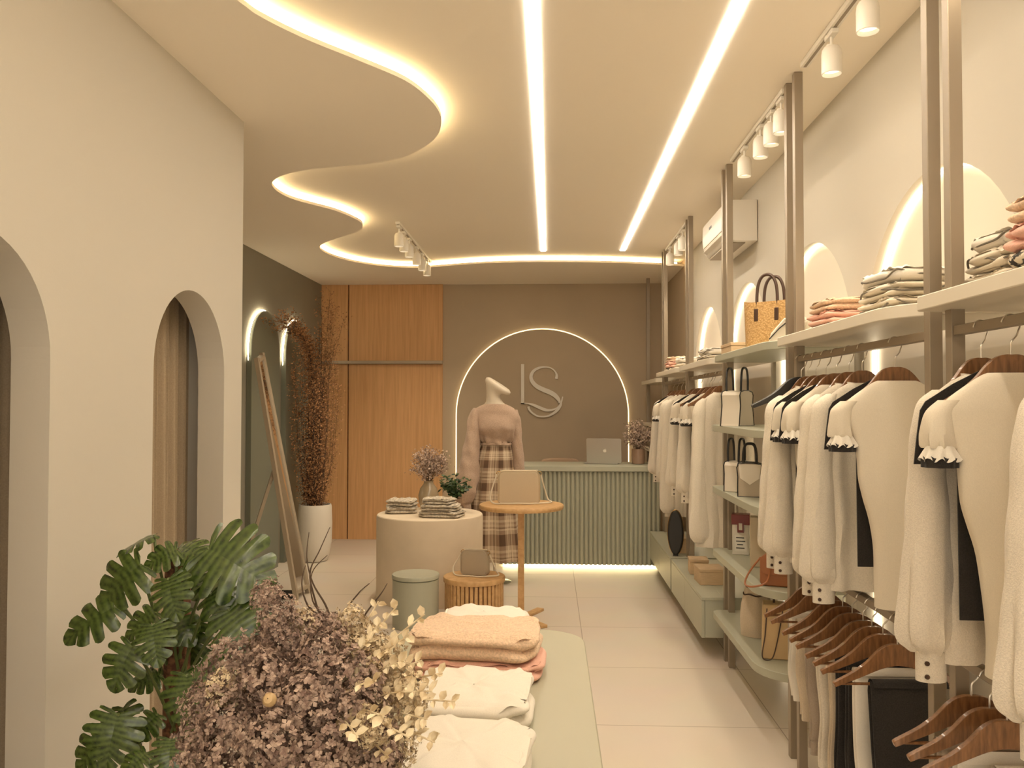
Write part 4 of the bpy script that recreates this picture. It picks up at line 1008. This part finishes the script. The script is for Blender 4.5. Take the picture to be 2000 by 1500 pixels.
# ================================================================== AIR CONDITIONER
t = thing('air_conditioner', 'white wall mounted air conditioner above the top shelves', 'air conditioner', (1.27, 5.92, 2.68))
prof = catmull([(XR-.004, 2.955), (1.20, 2.955), (1.165, 2.945), (1.155, 2.92), (1.152, 2.82), (1.160, 2.745), (1.185, 2.70), (1.23, 2.682), (XR-.004, 2.682)], 4)
prof = [(x, z) for x, z in prof]
part('housing', MB().prism(prof, 5.53, 6.30, 'y'), 'plastic_white', t, bevel=.004)
part('front_panel', MB().prism([(1.1545, 2.93), (1.148, 2.92), (1.145, 2.82), (1.151, 2.765), (1.1575, 2.765)], 5.55, 6.28, 'y'), 'plastic_white', t, bevel=.002)
part('louvre', MB().bar((1.170, 5.58, 2.722), (1.170, 6.25, 2.722), .05, .008, (.5, 0, .86)), 'plastic_white', t)
part('outlet', MB().box(1.19, 1.30, 5.58, 6.25, 2.676, 2.683), 'post', t); part('display', MB().box(1.1438, 1.1448, 5.93, 6.02, 2.855, 2.872), 'dark', t)

# ================================================================== TRACK LIGHTS
def track(x, y0, y1, lab):
    t = thing('light_track', lab, 'light track', (x, (y0+y1)/2, ZC), 0, 'ceiling light tracks')
    part('rail', MB().box(x-.018, x+.018, y0, y1, ZC-.022, ZC-.0005), 'white_metal', t, bevel=.002)
    part('groove', MB().box(x-.006, x+.006, y0+.01, y1-.01, ZC-.0235, ZC-.0221), 'post', t)
def make_spot():
    t = thing('track_spotlight', 'x', 'spotlight', (0, 0, 0), 0, 'white spotlights on the tracks')
    part('adapter', MB().box(-.014, .014, -.045, .045, -.020, -.001), 'white_metal', t, False, bevel=.003)
    part('arm', MB().tube([(0, 0, -.018), (0, 0, -.05), (.004, 0, -.062)], .006, 8).lathe([(0.001, -.012), (.014, -.010), (.016, 0), (.014, .010), (.001, .012)], (0, .018, -.052), 12, False), 'white_metal', t, False)
    c = part('can', MB().lathe([(.012, -.055), (.028, -.060), (.036, -.072), (.0385, -.09), (.0385, -.165), (.036, -.167), (.034, -.15), (.001, -.15)], n=32), 'white_metal', t, False)
    part('lamp_face', MB().lathe([(.033, -.1515), (.001, -.1505)], n=24, cap=False), 'spot_light', c, False, label='glowing lamp face')
    return t
sp = [None]
def spot(x, y, lab, rz=0, beam=None):
    z = ZC-.0235
    if sp[0] is None:
        sp[0] = make_spot(); sp[0].location = (x, y, z); sp[0]['label'] = lab; o = sp[0]
    else: o = dup(sp[0], (x, y, z), rz, lab)
    if beam:
        d = bpy.data.lights.new('spot_beam', 'SPOT'); d.energy = beam[0]; d.color = (1, .84, .62); d.spot_size = R(beam[3]); d.spot_blend = .9; d.shadow_soft_size = .03
        l = bpy.data.objects.new('spot_beam', d); COL.objects.link(l); l.parent = o; l.location = (0, 0, -.175)
        v = Vector((beam[1], beam[2], -2.5)); l.rotation_euler = v.to_track_quat('-Z', 'Y').to_euler()
    return o
track(1.10, 1.95, 3.62, 'white ceiling track nearest the camera, at the top right')
for y, lab, on in ((2.25, 'white spotlight on the nearest track, out past the top edge', 1), (2.90, 'white spotlight cut by the top edge at right', 1), (3.27, 'white spotlight at the far end of the nearest track', 1)):
    spot(1.10, y, lab, 0, (SPOT_W, -.7, 0, 100) if on else None)
track(1.10, 3.90, 5.03, 'white ceiling track between the first and third post pairs')
for y, lab, on in ((3.98, 'white spotlight hidden partly by a post on the middle track', 1), (4.16, 'nearest fully visible spotlight on the middle right track', 0), (4.37, 'middle spotlight of the three beside the double post', 1), (4.73, 'white spotlight at the far end of the middle right track', 1)):
    spot(1.10, y, lab, 0, (SPOT_W, -.7, 0, 100) if on else None)
track(1.11, 6.75, 7.93, 'white ceiling track farthest back on the right')
for y, lab, on in ((6.98, 'nearest spotlight on the farthest right track', 1), (7.22, 'middle spotlight on the farthest right track', 0), (7.72, 'last spotlight on the farthest right track, near the back wall', 1)):
    spot(1.11, y, lab, 0, (SPOT_W, -.7, 0, 100) if on else None)
track(-1.236, 6.65, 8.50, 'white ceiling track in the recess on the left, before the oak doors')
for k, (y, lab) in enumerate(((6.72, 'first and nearest spotlight on the left track'), (6.95, 'second spotlight on the left track, close to the first'), (7.22, 'third spotlight on the left track, in the middle'), (7.62, 'fourth spotlight on the left track'), (7.95, 'fifth spotlight on the left track'), (8.27, 'last spotlight on the left track, below the cove light'))):
    spot(-1.236, y, lab, 0, (SPOT_W*2.6, -.3, .9, 95) if k in (0, 3, 5) else None)
# ================================================================== PLANTS
rnd = random.Random(11)
# monstera leaf in its own frame: stalk at the origin, tip along +x, upper face +z
def leaf_mesh(name, width=1.0, seed=0, droop=.35, cup=.25, nf=7):
    rr = random.Random(seed); mb = MB()
    def margin(s):
        a = R(158)*(1-s)**1.15
        prof = [(0, .78), (25, .66), (50, .60), (80, .56), (110, .56), (135, .54), (158, .40)]
        d = math.degrees(a); r = prof[-1][1]
        for (d0, r0), (d1, r1) in zip(prof, prof[1:]):
            if d0 <= d <= d1: q = (d-d0)/(d1-d0); r = r0+(r1-r0)*(q*q*(3-2*q)); break
        return (.28+r*cos(a), r*sin(a)*width)
    def lift(x, y):
        ay = abs(y)
        return (x, y, -droop*(x*x)*.8-cup*ay*ay*1.3+.10*ay-.06*sin(x*9+seed)*ay)
    for side in (-1, 1):
        gaps = [rr.uniform(.20, .46) if 0 < k < nf-1 else .10 for k in range(nf+1)]
        r0s = [rr.uniform(.28, .46) for k in range(nf+1)]
        for k in range(nf):
            s0, s1 = k/nf, (k+1)/nf; ns, nr = 5, 7; vs = []; uvs = []
            for j in range(nr):
                q = j/(nr-1)
                for i in range(ns):
                    g0 = (max(0, q-r0s[k])/(1-r0s[k]))**.6*gaps[k]*.5 if k > 0 else 0
                    g1 = (max(0, q-r0s[k+1])/(1-r0s[k+1]))**.6*gaps[k+1]*.5 if k < nf-1 else 0
                    e = i/(ns-1); rnd_tip = q**6*.10*(2*e-1)**2
                    s = s0+(s1-s0)*(g0+(1-g0-g1)*e)
                    mx, my = margin(s); tx = .95*max(0, s-.12)**1.15/(.88**1.15)
                    qq = q*(1-rnd_tip)
                    x, y = tx+(mx-tx)*qq, my*qq
                    p = lift(x, y*side); vs.append((p[0], p[1], p[2]+.02*sin(pi*e)*q)); uvs.append((s*nf*.55, q))
            fs = []; fu = []
            for j in range(nr-1):
                for i in range(ns-1):
                    q4 = (j*ns+i, j*ns+i+1, (j+1)*ns+i+1, (j+1)*ns+i)
                    if side < 0: q4 = q4[::-1]
                    fs.append(q4); fu.append([uvs[n_] for n_ in q4])
            mb.add(vs, fs, fu)
    me = mb.mesh(name, M['monstera'], True)
    return me
LEAF = [leaf_mesh('leaf', 1.12, 1, .40, .3, 6), leaf_mesh('leaf', 1.05, 2, .5, .4, 5), leaf_mesh('leaf', .75, 3, .35, .8, 5)]
PLX, PLY = -1.145, 2.52
t = thing('monstera_plant', 'tall green split leaf plant on a brown pole in front of the left wall', 'plant', (PLX, PLY, 0))
part('pot', MB().lathe([(.11, 0), (.14, .01), (.165, .30), (.168, .32), (.155, .32), (.15, .285)], (PLX, PLY, 0), 40), 'pot_black', t)
part('soil', MB().lathe([(.15, .284), (.08, .292), (.001, .294)], (PLX, PLY, 0), 24, False), 'soil', t)
part('moss_pole', MB().lathe([(.038, .27), (.040, .6), (.038, 1.12), (.030, 1.15), (.001, 1.155)], (PLX, PLY, 0), 20), 'coir', t)
# (stalk px, tip px, Y, size factor, variant, facing y/z)
LV = [(605, 140, 395, 205, 2.50, 2, .1), (738, 225, 560, 285, 2.46, 1, .55), (745, 215, 885, 205, 2.52, 1, .35), (925, 215, 1225, 385, 2.36, 0, .75), (525, 310, 275, 505, 2.42, 1, .7), (690, 395, 705, 600, 2.30, 0, .9), (770, 330, 900, 440, 2.45, 1, .8),
      (930, 395, 1135, 470, 2.44, 1, .4), (940, 480, 985, 650, 2.36, 1, .9), (1045, 575, 1205, 810, 2.34, 0, .8), (370, 560, 75, 730, 2.40, 2, .75), (620, 590, 440, 700, 2.38, 1, .7), (600, 665, 600, 870, 2.27, 0, .9), (480, 790, 345, 1020, 2.30, 1, .8),
      (800, 960, 775, 1245, 2.22, 0, .9), (700, 610, 805, 720, 2.46, 1, .5), (395, 1190, 300, 1490, 2.25, 0, .85), (425, 1150, 470, 1390, 2.42, 2, .5), (625, 1190, 495, 1310, 2.36, 1, .6), (705, 1335, 680, 1530, 2.22, 0, .85), (560, 1420, 420, 1530, 2.24, 1, .8), (640, 960, 480, 1000, 2.44, 1, .5),
      (870, 900, 1010, 1080, 2.33, 1, .8), (380, 500, 345, 430, 2.56, 2, .2), (780, 290, 770, 420, 2.56, 1, .6), (330, 1300, 140, 1490, 2.38, 1, .6), (800, 1290, 860, 1450, 2.36, 1, .7), (860, 640, 800, 860, 2.55, 1, .6)]
stem = MB()
for k, (x0, y0, x1, y1, Y, var, fc) in enumerate(LV):
    a = at(100+x0/3, 1000+y0/3, Y=Y); b = at(100+x1/3, 1000+y1/3, Y=Y-.05)
    d = (b-a); L_ = d.length*1.08; d.normalize()
    n_ = Vector((.15*sin(k*2.1), -fc, 1-fc*.75)); n_ = (n_-d*n_.dot(d)).normalized(); yv = n_.cross(d).normalized()
    o = link('leaf', LEAF[var], t); o.matrix_local = root_inv(t) @ Matrix(((d.x*L_, yv.x*L_, n_.x*L_, a.x), (d.y*L_, yv.y*L_, n_.y*L_, a.y), (d.z*L_, yv.z*L_, n_.z*L_, a.z), (0, 0, 0, 1)))
    zb = max(.32, a.z-rnd.uniform(.16, .34))
    s = Vector((PLX+.03*sin(k), PLY-.035, zb)); m_ = (s+a)/2+Vector(((a.x-PLX)*.12, -.02, .05))
    stem.tube(catmull([tuple(s), tuple(m_), tuple(a+Vector((0, .01, .006))), tuple(a+d*L_*.12+n_*.004)], 5), [.0055]*16, 6) if False else stem.tube(catmull([tuple(s), tuple(m_), tuple(a)], 6), .0048, 6)
part('stalks', stem, 'stem_green', t)

# ---------------------------------------------------------------- dried bouquet on the table
BX, BY = -.50, 1.72
t = thing('dried_bouquet', 'big bouquet of dusty mauve dried flowers and bleached leaves on the display table', 'flower arrangement', (BX, BY, TZ+.001))
part('vase', MB().lathe([(.06, .001), (.085, .02), (.095, .07), (.08, .13), (.055, .16), (.062, .18), (.056, .18), (.05, .155), (.001, .12)], (BX, BY, TZ), 40), 'rose_vase', t)
def floret(mb, c, n_, r, rr):
    n_ = Vector(n_).normalized(); a = n_.orthogonal().normalized(); b = n_.cross(a); ph = rr.uniform(0, pi)
    for k in range(4):
        th = ph+k*pi/2+rr.uniform(-.2, .2); u = a*cos(th)+b*sin(th); v = n_.cross(u); l = r*rr.uniform(.8, 1.2); cu = rr.uniform(-.25, .55)
        p0 = Vector(c); p1 = p0+u*l*.55+v*l*.42+n_*cu*l*.4; p2 = p0+u*l+n_*cu*l; p3 = p0+u*l*.55-v*l*.42+n_*cu*l*.4
        mb.add([p0, p1, p2, p3], [(0, 1, 2, 3)])
def head_mesh(nm, m, seed, num=190, squash=1.0, r=.0068, R0=.055):
    rr = random.Random(seed); mb = MB()
    for k in range(num):
        v = Vector((rr.gauss(0, 1), rr.gauss(0, 1), rr.gauss(0, 1))).normalized(); q = R0*(rr.uniform(.45, 1.0)**.5)*(1+.16*sin(v.x*6+seed)+.12*sin(v.z*9))
        c = Vector((v.x, v.y, v.z*squash))*q
        floret(mb, c, v+Vector((rr.uniform(-.6, .6), rr.uniform(-.6, .6), rr.uniform(-.4, .6))), r*rr.uniform(.7, 1.3), rr)
    return mb.mesh(nm, M[m], False)
HEAD = [head_mesh('flower_head', 'petal_mauve', k, 430, 1.25 if k % 2 else 1.0) for k in range(3)]+[head_mesh('flower_head', 'petal_cream', 9, 330, 1.2)]
def put(me, nm, c, s, t, rot):
    o = link(nm, me, t); o.matrix_local = root_inv(t) @ Matrix.Translation(c) @ rot.to_4x4() @ Matrix.Scale(s, 4); return o
HD = [(523, 1163, 34, 1.66, 0), (542, 1205, 40, 1.66, 1), (560, 1250, 62, 1.68, 2), (622, 1290, 66, 1.64, 0), (455, 1310, 62, 1.66, 1), (520, 1330, 70, 1.60, 2), (600, 1372, 78, 1.56, 0), (685, 1330, 70, 1.62, 1), (398, 1375, 46, 1.64, 2), (452, 1425, 72, 1.58, 1), (540, 1450, 84, 1.52, 0), (640, 1462, 84, 1.53, 2),
      (705, 1400, 66, 1.57, 1), (385, 1440, 44, 1.62, 0), (392, 1490, 52, 1.58, 2), (735, 1475, 62, 1.56, 0), (500, 1385, 70, 1.68, 0), (575, 1310, 60, 1.74, 1), (640, 1395, 80, 1.70, 2), (470, 1490, 80, 1.56, 0), (600, 1520, 90, 1.56, 1), (520, 1270, 45, 1.72, 0),
      (650, 1240, 40, 1.72, 2), (700, 1270, 48, 1.74, 3), (760, 1330, 55, 1.68, 3), (770, 1410, 52, 1.64, 3), (735, 1360, 50, 1.75, 2), (780, 1460, 44, 1.60, 3), (592, 1215, 32, 1.72, 3), (440, 1345, 40, 1.60, 3), (700, 1520, 70, 1.52, 1), (800, 1360, 44, 1.62, 3), (690, 1215, 34, 1.74, 3), (745, 1270, 42, 1.72, 3), (725, 1420, 40, 1.50, 3), (620, 1215, 26, 1.74, 0)]
for k, (x, y, r, Y, v) in enumerate(HD):
    c = at(x, y, Y=Y); s = r*Y/FPX/.058
    put(HEAD[v], 'flower_head', c, s, t, Matrix.Rotation(k*1.3, 3, 'Z') @ Matrix.Rotation(k*.7, 3, 'X'))
def leaflet(mb, p, d, n_, l, w_):
    d = d.normalized(); s = d.cross(n_).normalized(); n_ = s.cross(d)
    q = [p, p+d*l*.3+s*w_*.42+n_*.002, p+d*l*.65+s*w_*.45+n_*.003, p+d*l, p+d*l*.65-s*w_*.45+n_*.003, p+d*l*.3-s*w_*.42+n_*.002, p+d*l*.5-n_*.002]
    mb.add(q, [(0, 1, 6), (1, 2, 6), (2, 3, 6), (3, 4, 6), (4, 5, 6), (5, 0, 6)])
CEN = Vector((BX+.03, BY, TZ+.17))
SPR = [((775, 1185), 1.72, 9), ((830, 1200), 1.70, 9), ((745, 1215), 1.70, 10), ((800, 1240), 1.66, 10), ((890, 1370), 1.58, 16), ((865, 1315), 1.62, 14), ((850, 1450), 1.52, 15), ((835, 1405), 1.55, 14), ((790, 1290), 1.62, 12), ((760, 1480), 1.48, 12), ((720, 1250), 1.60, 9), ((690, 1225), 1.76, 8), ((810, 1340), 1.58, 13), ((740, 1175), 1.75, 8), ((770, 1260), 1.58, 11), ((845, 1350), 1.50, 13), ((735, 1330), 1.46, 10), ((800, 1440), 1.44, 11), ((700, 1440), 1.42, 10), ((825, 1290), 1.68, 12), ((750, 1400), 1.44, 10)]
for k, ((x, y), Y, num) in enumerate(SPR):
    rr = random.Random(40+k); mb = MB(); tip = at(x, y, Y=Y); mid_p = CEN.lerp(tip, .55)+Vector((0, 0, .04))
    c = catmull([tuple(CEN.lerp(tip, .25)), tuple(mid_p), tuple(tip)], 10)
    mb.tube(c, [.0018]*len(c), 5)
    for q in range(num):
        f = .35+.65*q/(num-1); i = min(int(f*(len(c)-1)), len(c)-2); p = Vector(c[i]); d = (Vector(c[i+1])-p).normalized()
        sd = d.cross(Vector((0, -.6, .8))).normalized()*(1 if q % 2 else -1)
        leaflet(mb, p, d*.6+sd+Vector((rr.uniform(-.3, .3), rr.uniform(-.5, .3), rr.uniform(-.2, .4))), Vector((rr.uniform(-.4, .4), -.7, .7)), rr.uniform(.018, .030), rr.uniform(.012, .019))
    part('leaf_sprig', mb, 'leaf_cream', t)
for k, (pts, Y) in enumerate((([(655, 1255), (640, 1190), (612, 1140), (600, 1090), (604, 1040)], 1.78), ([(640, 1250), (618, 1180), (606, 1120), (625, 1075), (645, 1030)], 1.80), ([(655, 1250), (672, 1200), (700, 1160), (722, 1140)], 1.80), ([(632, 1230), (600, 1180), (590, 1140), (597, 1105)], 1.76), ([(670, 1260), (665, 1215), (664, 1190)], 1.76), ([(650, 1245), (640, 1210), (612, 1175), (610, 1120), (640, 1085)], 1.75), ([(700, 1250), (712, 1205), (745, 1160), (757, 1140)], 1.80))):
    c = [tuple(at(x, y, Y=Y+.01*i)) for i, (x, y) in enumerate(pts)]; c = [tuple(CEN.lerp(Vector(c[0]), .3))]+c; c = catmull(c, 6)
    part('twig', MB().tube(c, [.0034-.0026*i/(len(c)-1) for i in range(len(c))], 5), 'twig', t)
bulb = MB().lathe([(.001, -.012), (.008, -.010), (.0125, -.002), (.0125, .004), (.008, .011), (.001, .013)], n=18, cap=False); bulb.xf(Matrix.Translation(at(528, 1368, Y=1.50)) @ Matrix.Rotation(R(60), 4, 'X'))
part('seed_pod', bulb, 'camel', t)

# ---------------------------------------------------------------- tall dried branches in the white pot
PX_, PY_ = -2.40, 8.42
t = thing('dried_branches', 'tall rust brown dried branches in a white floor pot beside the oak doors', 'dried plant', (PX_, PY_, 0))
part('pot', MB().lathe([(.10, 0), (.125, .008), (.15, .07), (.168, .2), (.172, .38), (.166, .55), (.160, .575), (.150, .575), (.155, .50), (.001, .48)], (PX_, PY_, 0), 48), 'pot_white', t)
br, lv = MB(), MB(); rr = random.Random(5)
for k in range(64):
    a = rr.uniform(0, 2*pi); rad = .25*sqrt(rr.random()); H = rr.uniform(1.0, 1.75)
    top = Vector((PX_+rad*cos(a)*1.0+.01, PY_+rad*sin(a), .55+H))
    bx = rr.uniform(-.06, .06); p = [(PX_+bx, PY_+rr.uniform(-.06, .06), .5), (PX_+rad*cos(a)*.75, PY_+rad*sin(a)*.75, .55+H*.35), tuple(top)]
    if k < 14:
        top = Vector((rr.uniform(-2.62, -2.42), rr.uniform(7.45, 8.1), rr.uniform(2.25, 2.52))); p = [p[0], (PX_-.02, PY_-.05, 1.7), (PX_-.05, PY_-.15, 2.2), tuple(top)]
    elif k < 26:
        top = Vector((rr.uniform(-2.40, -2.12), rr.uniform(8.2, 8.6), rr.uniform(2.1, 2.75))); p = [p[0], (PX_+.05, PY_, 1.4), tuple(top)]
    c = catmull(p, 9); br.tube(c, [.0038-.003*i/(len(c)-1) for i in range(len(c))], 4)
    nl = 270
    for q in range(nl):
        f = rr.uniform(.12, 1); i = min(int(f*(len(c)-1)), len(c)-2); b0 = Vector(c[i]).lerp(Vector(c[i+1]), rr.random())
        off = Vector((rr.gauss(0, 1), rr.gauss(0, 1), rr.gauss(.3, .8))).normalized()*rr.uniform(.01, .085)
        b1 = b0+off; b1.x = max(b1.x, XLB+.085)
        if q % 4 == 0: br.tube([tuple(b0), tuple(b1)], .001, 3)
        d = (off+Vector((rr.uniform(-1, 1), rr.uniform(-1, 1), rr.uniform(-.5, 1)))*.05).normalized(); s = d.orthogonal().normalized()*rr.uniform(.0035, .007); l = rr.uniform(.012, .026)
        lv.add([b1-s, b1+d*l*.5-s*1.2, b1+d*l, b1+d*l*.5+s*1.2], [(0, 1, 2, 3)])
part('branches', br, 'twig', t)
o = part('leaves', lv, 'rust', t, kind='stuff')

# ---------------------------------------------------------------- small dried posies
def posy(lab, c, vase_prof, vm, rad, zc, n_st, leaf_m, seed, flat=.8, cat='flowers'):
    t = thing('dried_posy', lab, cat, c); rr = random.Random(seed)
    part('vase', MB().lathe(vase_prof, c, 36), vm, t)
    st, bl = MB(), MB(); zt = max(z for r, z in vase_prof)
    for k in range(n_st):
        v = Vector((rr.gauss(0, 1), rr.gauss(0, 1), rr.gauss(.35, .8))).normalized()
        e = Vector(c)+Vector((v.x*rad, v.y*rad, zc+v.z*rad*flat))*1.0
        b = Vector(c)+Vector((rr.uniform(-.015, .015), rr.uniform(-.015, .015), zt-.03))
        m_ = b.lerp(e, .5)+Vector((0, 0, .02)); cc = catmull([tuple(b), tuple(m_), tuple(e)], 5); st.tube(cc, .0014, 4)
        for q in range(46):
            f = .5+.5*rr.random(); p = Vector(cc[min(int(f*(len(cc)-1)), len(cc)-1)])+Vector((rr.gauss(0, 1), rr.gauss(0, 1), rr.gauss(0, 1)))*.022
            floret(bl, p, Vector((rr.uniform(-1, 1), rr.uniform(-1, .4), rr.uniform(-.2, 1))), rr.uniform(.006, .012), rr)
    part('stems', st, 'twig', t); part('blossom', bl, leaf_m, t, kind='stuff')
    return t
posy('rounded amber vase of dried pale blossom on the sand plinth', (-1.055, 7.19, .691), [(.05, 0), (.068, .012), (.085, .07), (.088, .12), (.072, .18), (.045, .215), (.040, .235), (.047, .245), (.040, .245), (.034, .22), (.001, .2)], 'amber_vase', .165, .40, 46, 'bloom_pink', 3)
posy('small brown vase of dried sprigs at the right end of the counter', (.885, 8.42, .998), [(.05, 0), (.062, .006), (.066, .08), (.064, .15), (.058, .155), (.054, .13), (.001, .1)], 'rose_vase', .15, .30, 34, 'bloom_pink', 8, 1.0)
t = thing('leafy_plant', 'small dark green leafy plant behind the folded clothes on the sand plinth', 'plant', (-.80, 6.99, .691))
part('pot', MB().lathe([(.04, 0), (.05, .005), (.055, .11), (.05, .115), (.045, .10), (.001, .09)], (-.80, 6.99, .691), 32), 'rose_vase', t)
rr = random.Random(21); st, lf = MB(), MB()
for k in range(26):
    v = Vector((rr.gauss(.12, .6), rr.gauss(-.05, .35), rr.gauss(.9, .35)))  .normalized()*rr.uniform(.11, .25); b = Vector((-.80, 6.99, .78)); e = b+v
    cc = catmull([tuple(b), tuple(b.lerp(e, .5)+Vector((0, 0, .04))), tuple(e)], 6); st.tube(cc, .0018, 4)
    for q in range(9):
        p = Vector(cc[min(3+q, len(cc)-1)])
        leaflet(lf, p, Vector((rr.uniform(-1, 1), rr.uniform(-1, .5), rr.uniform(-.6, .6))), Vector((rr.uniform(-.5, .5), -.6, .7)), rr.uniform(.03, .05), rr.uniform(.02, .032))
part('stems', st, 'stem_green', t); part('foliage', lf, 'dark_leaf', t, kind='stuff')
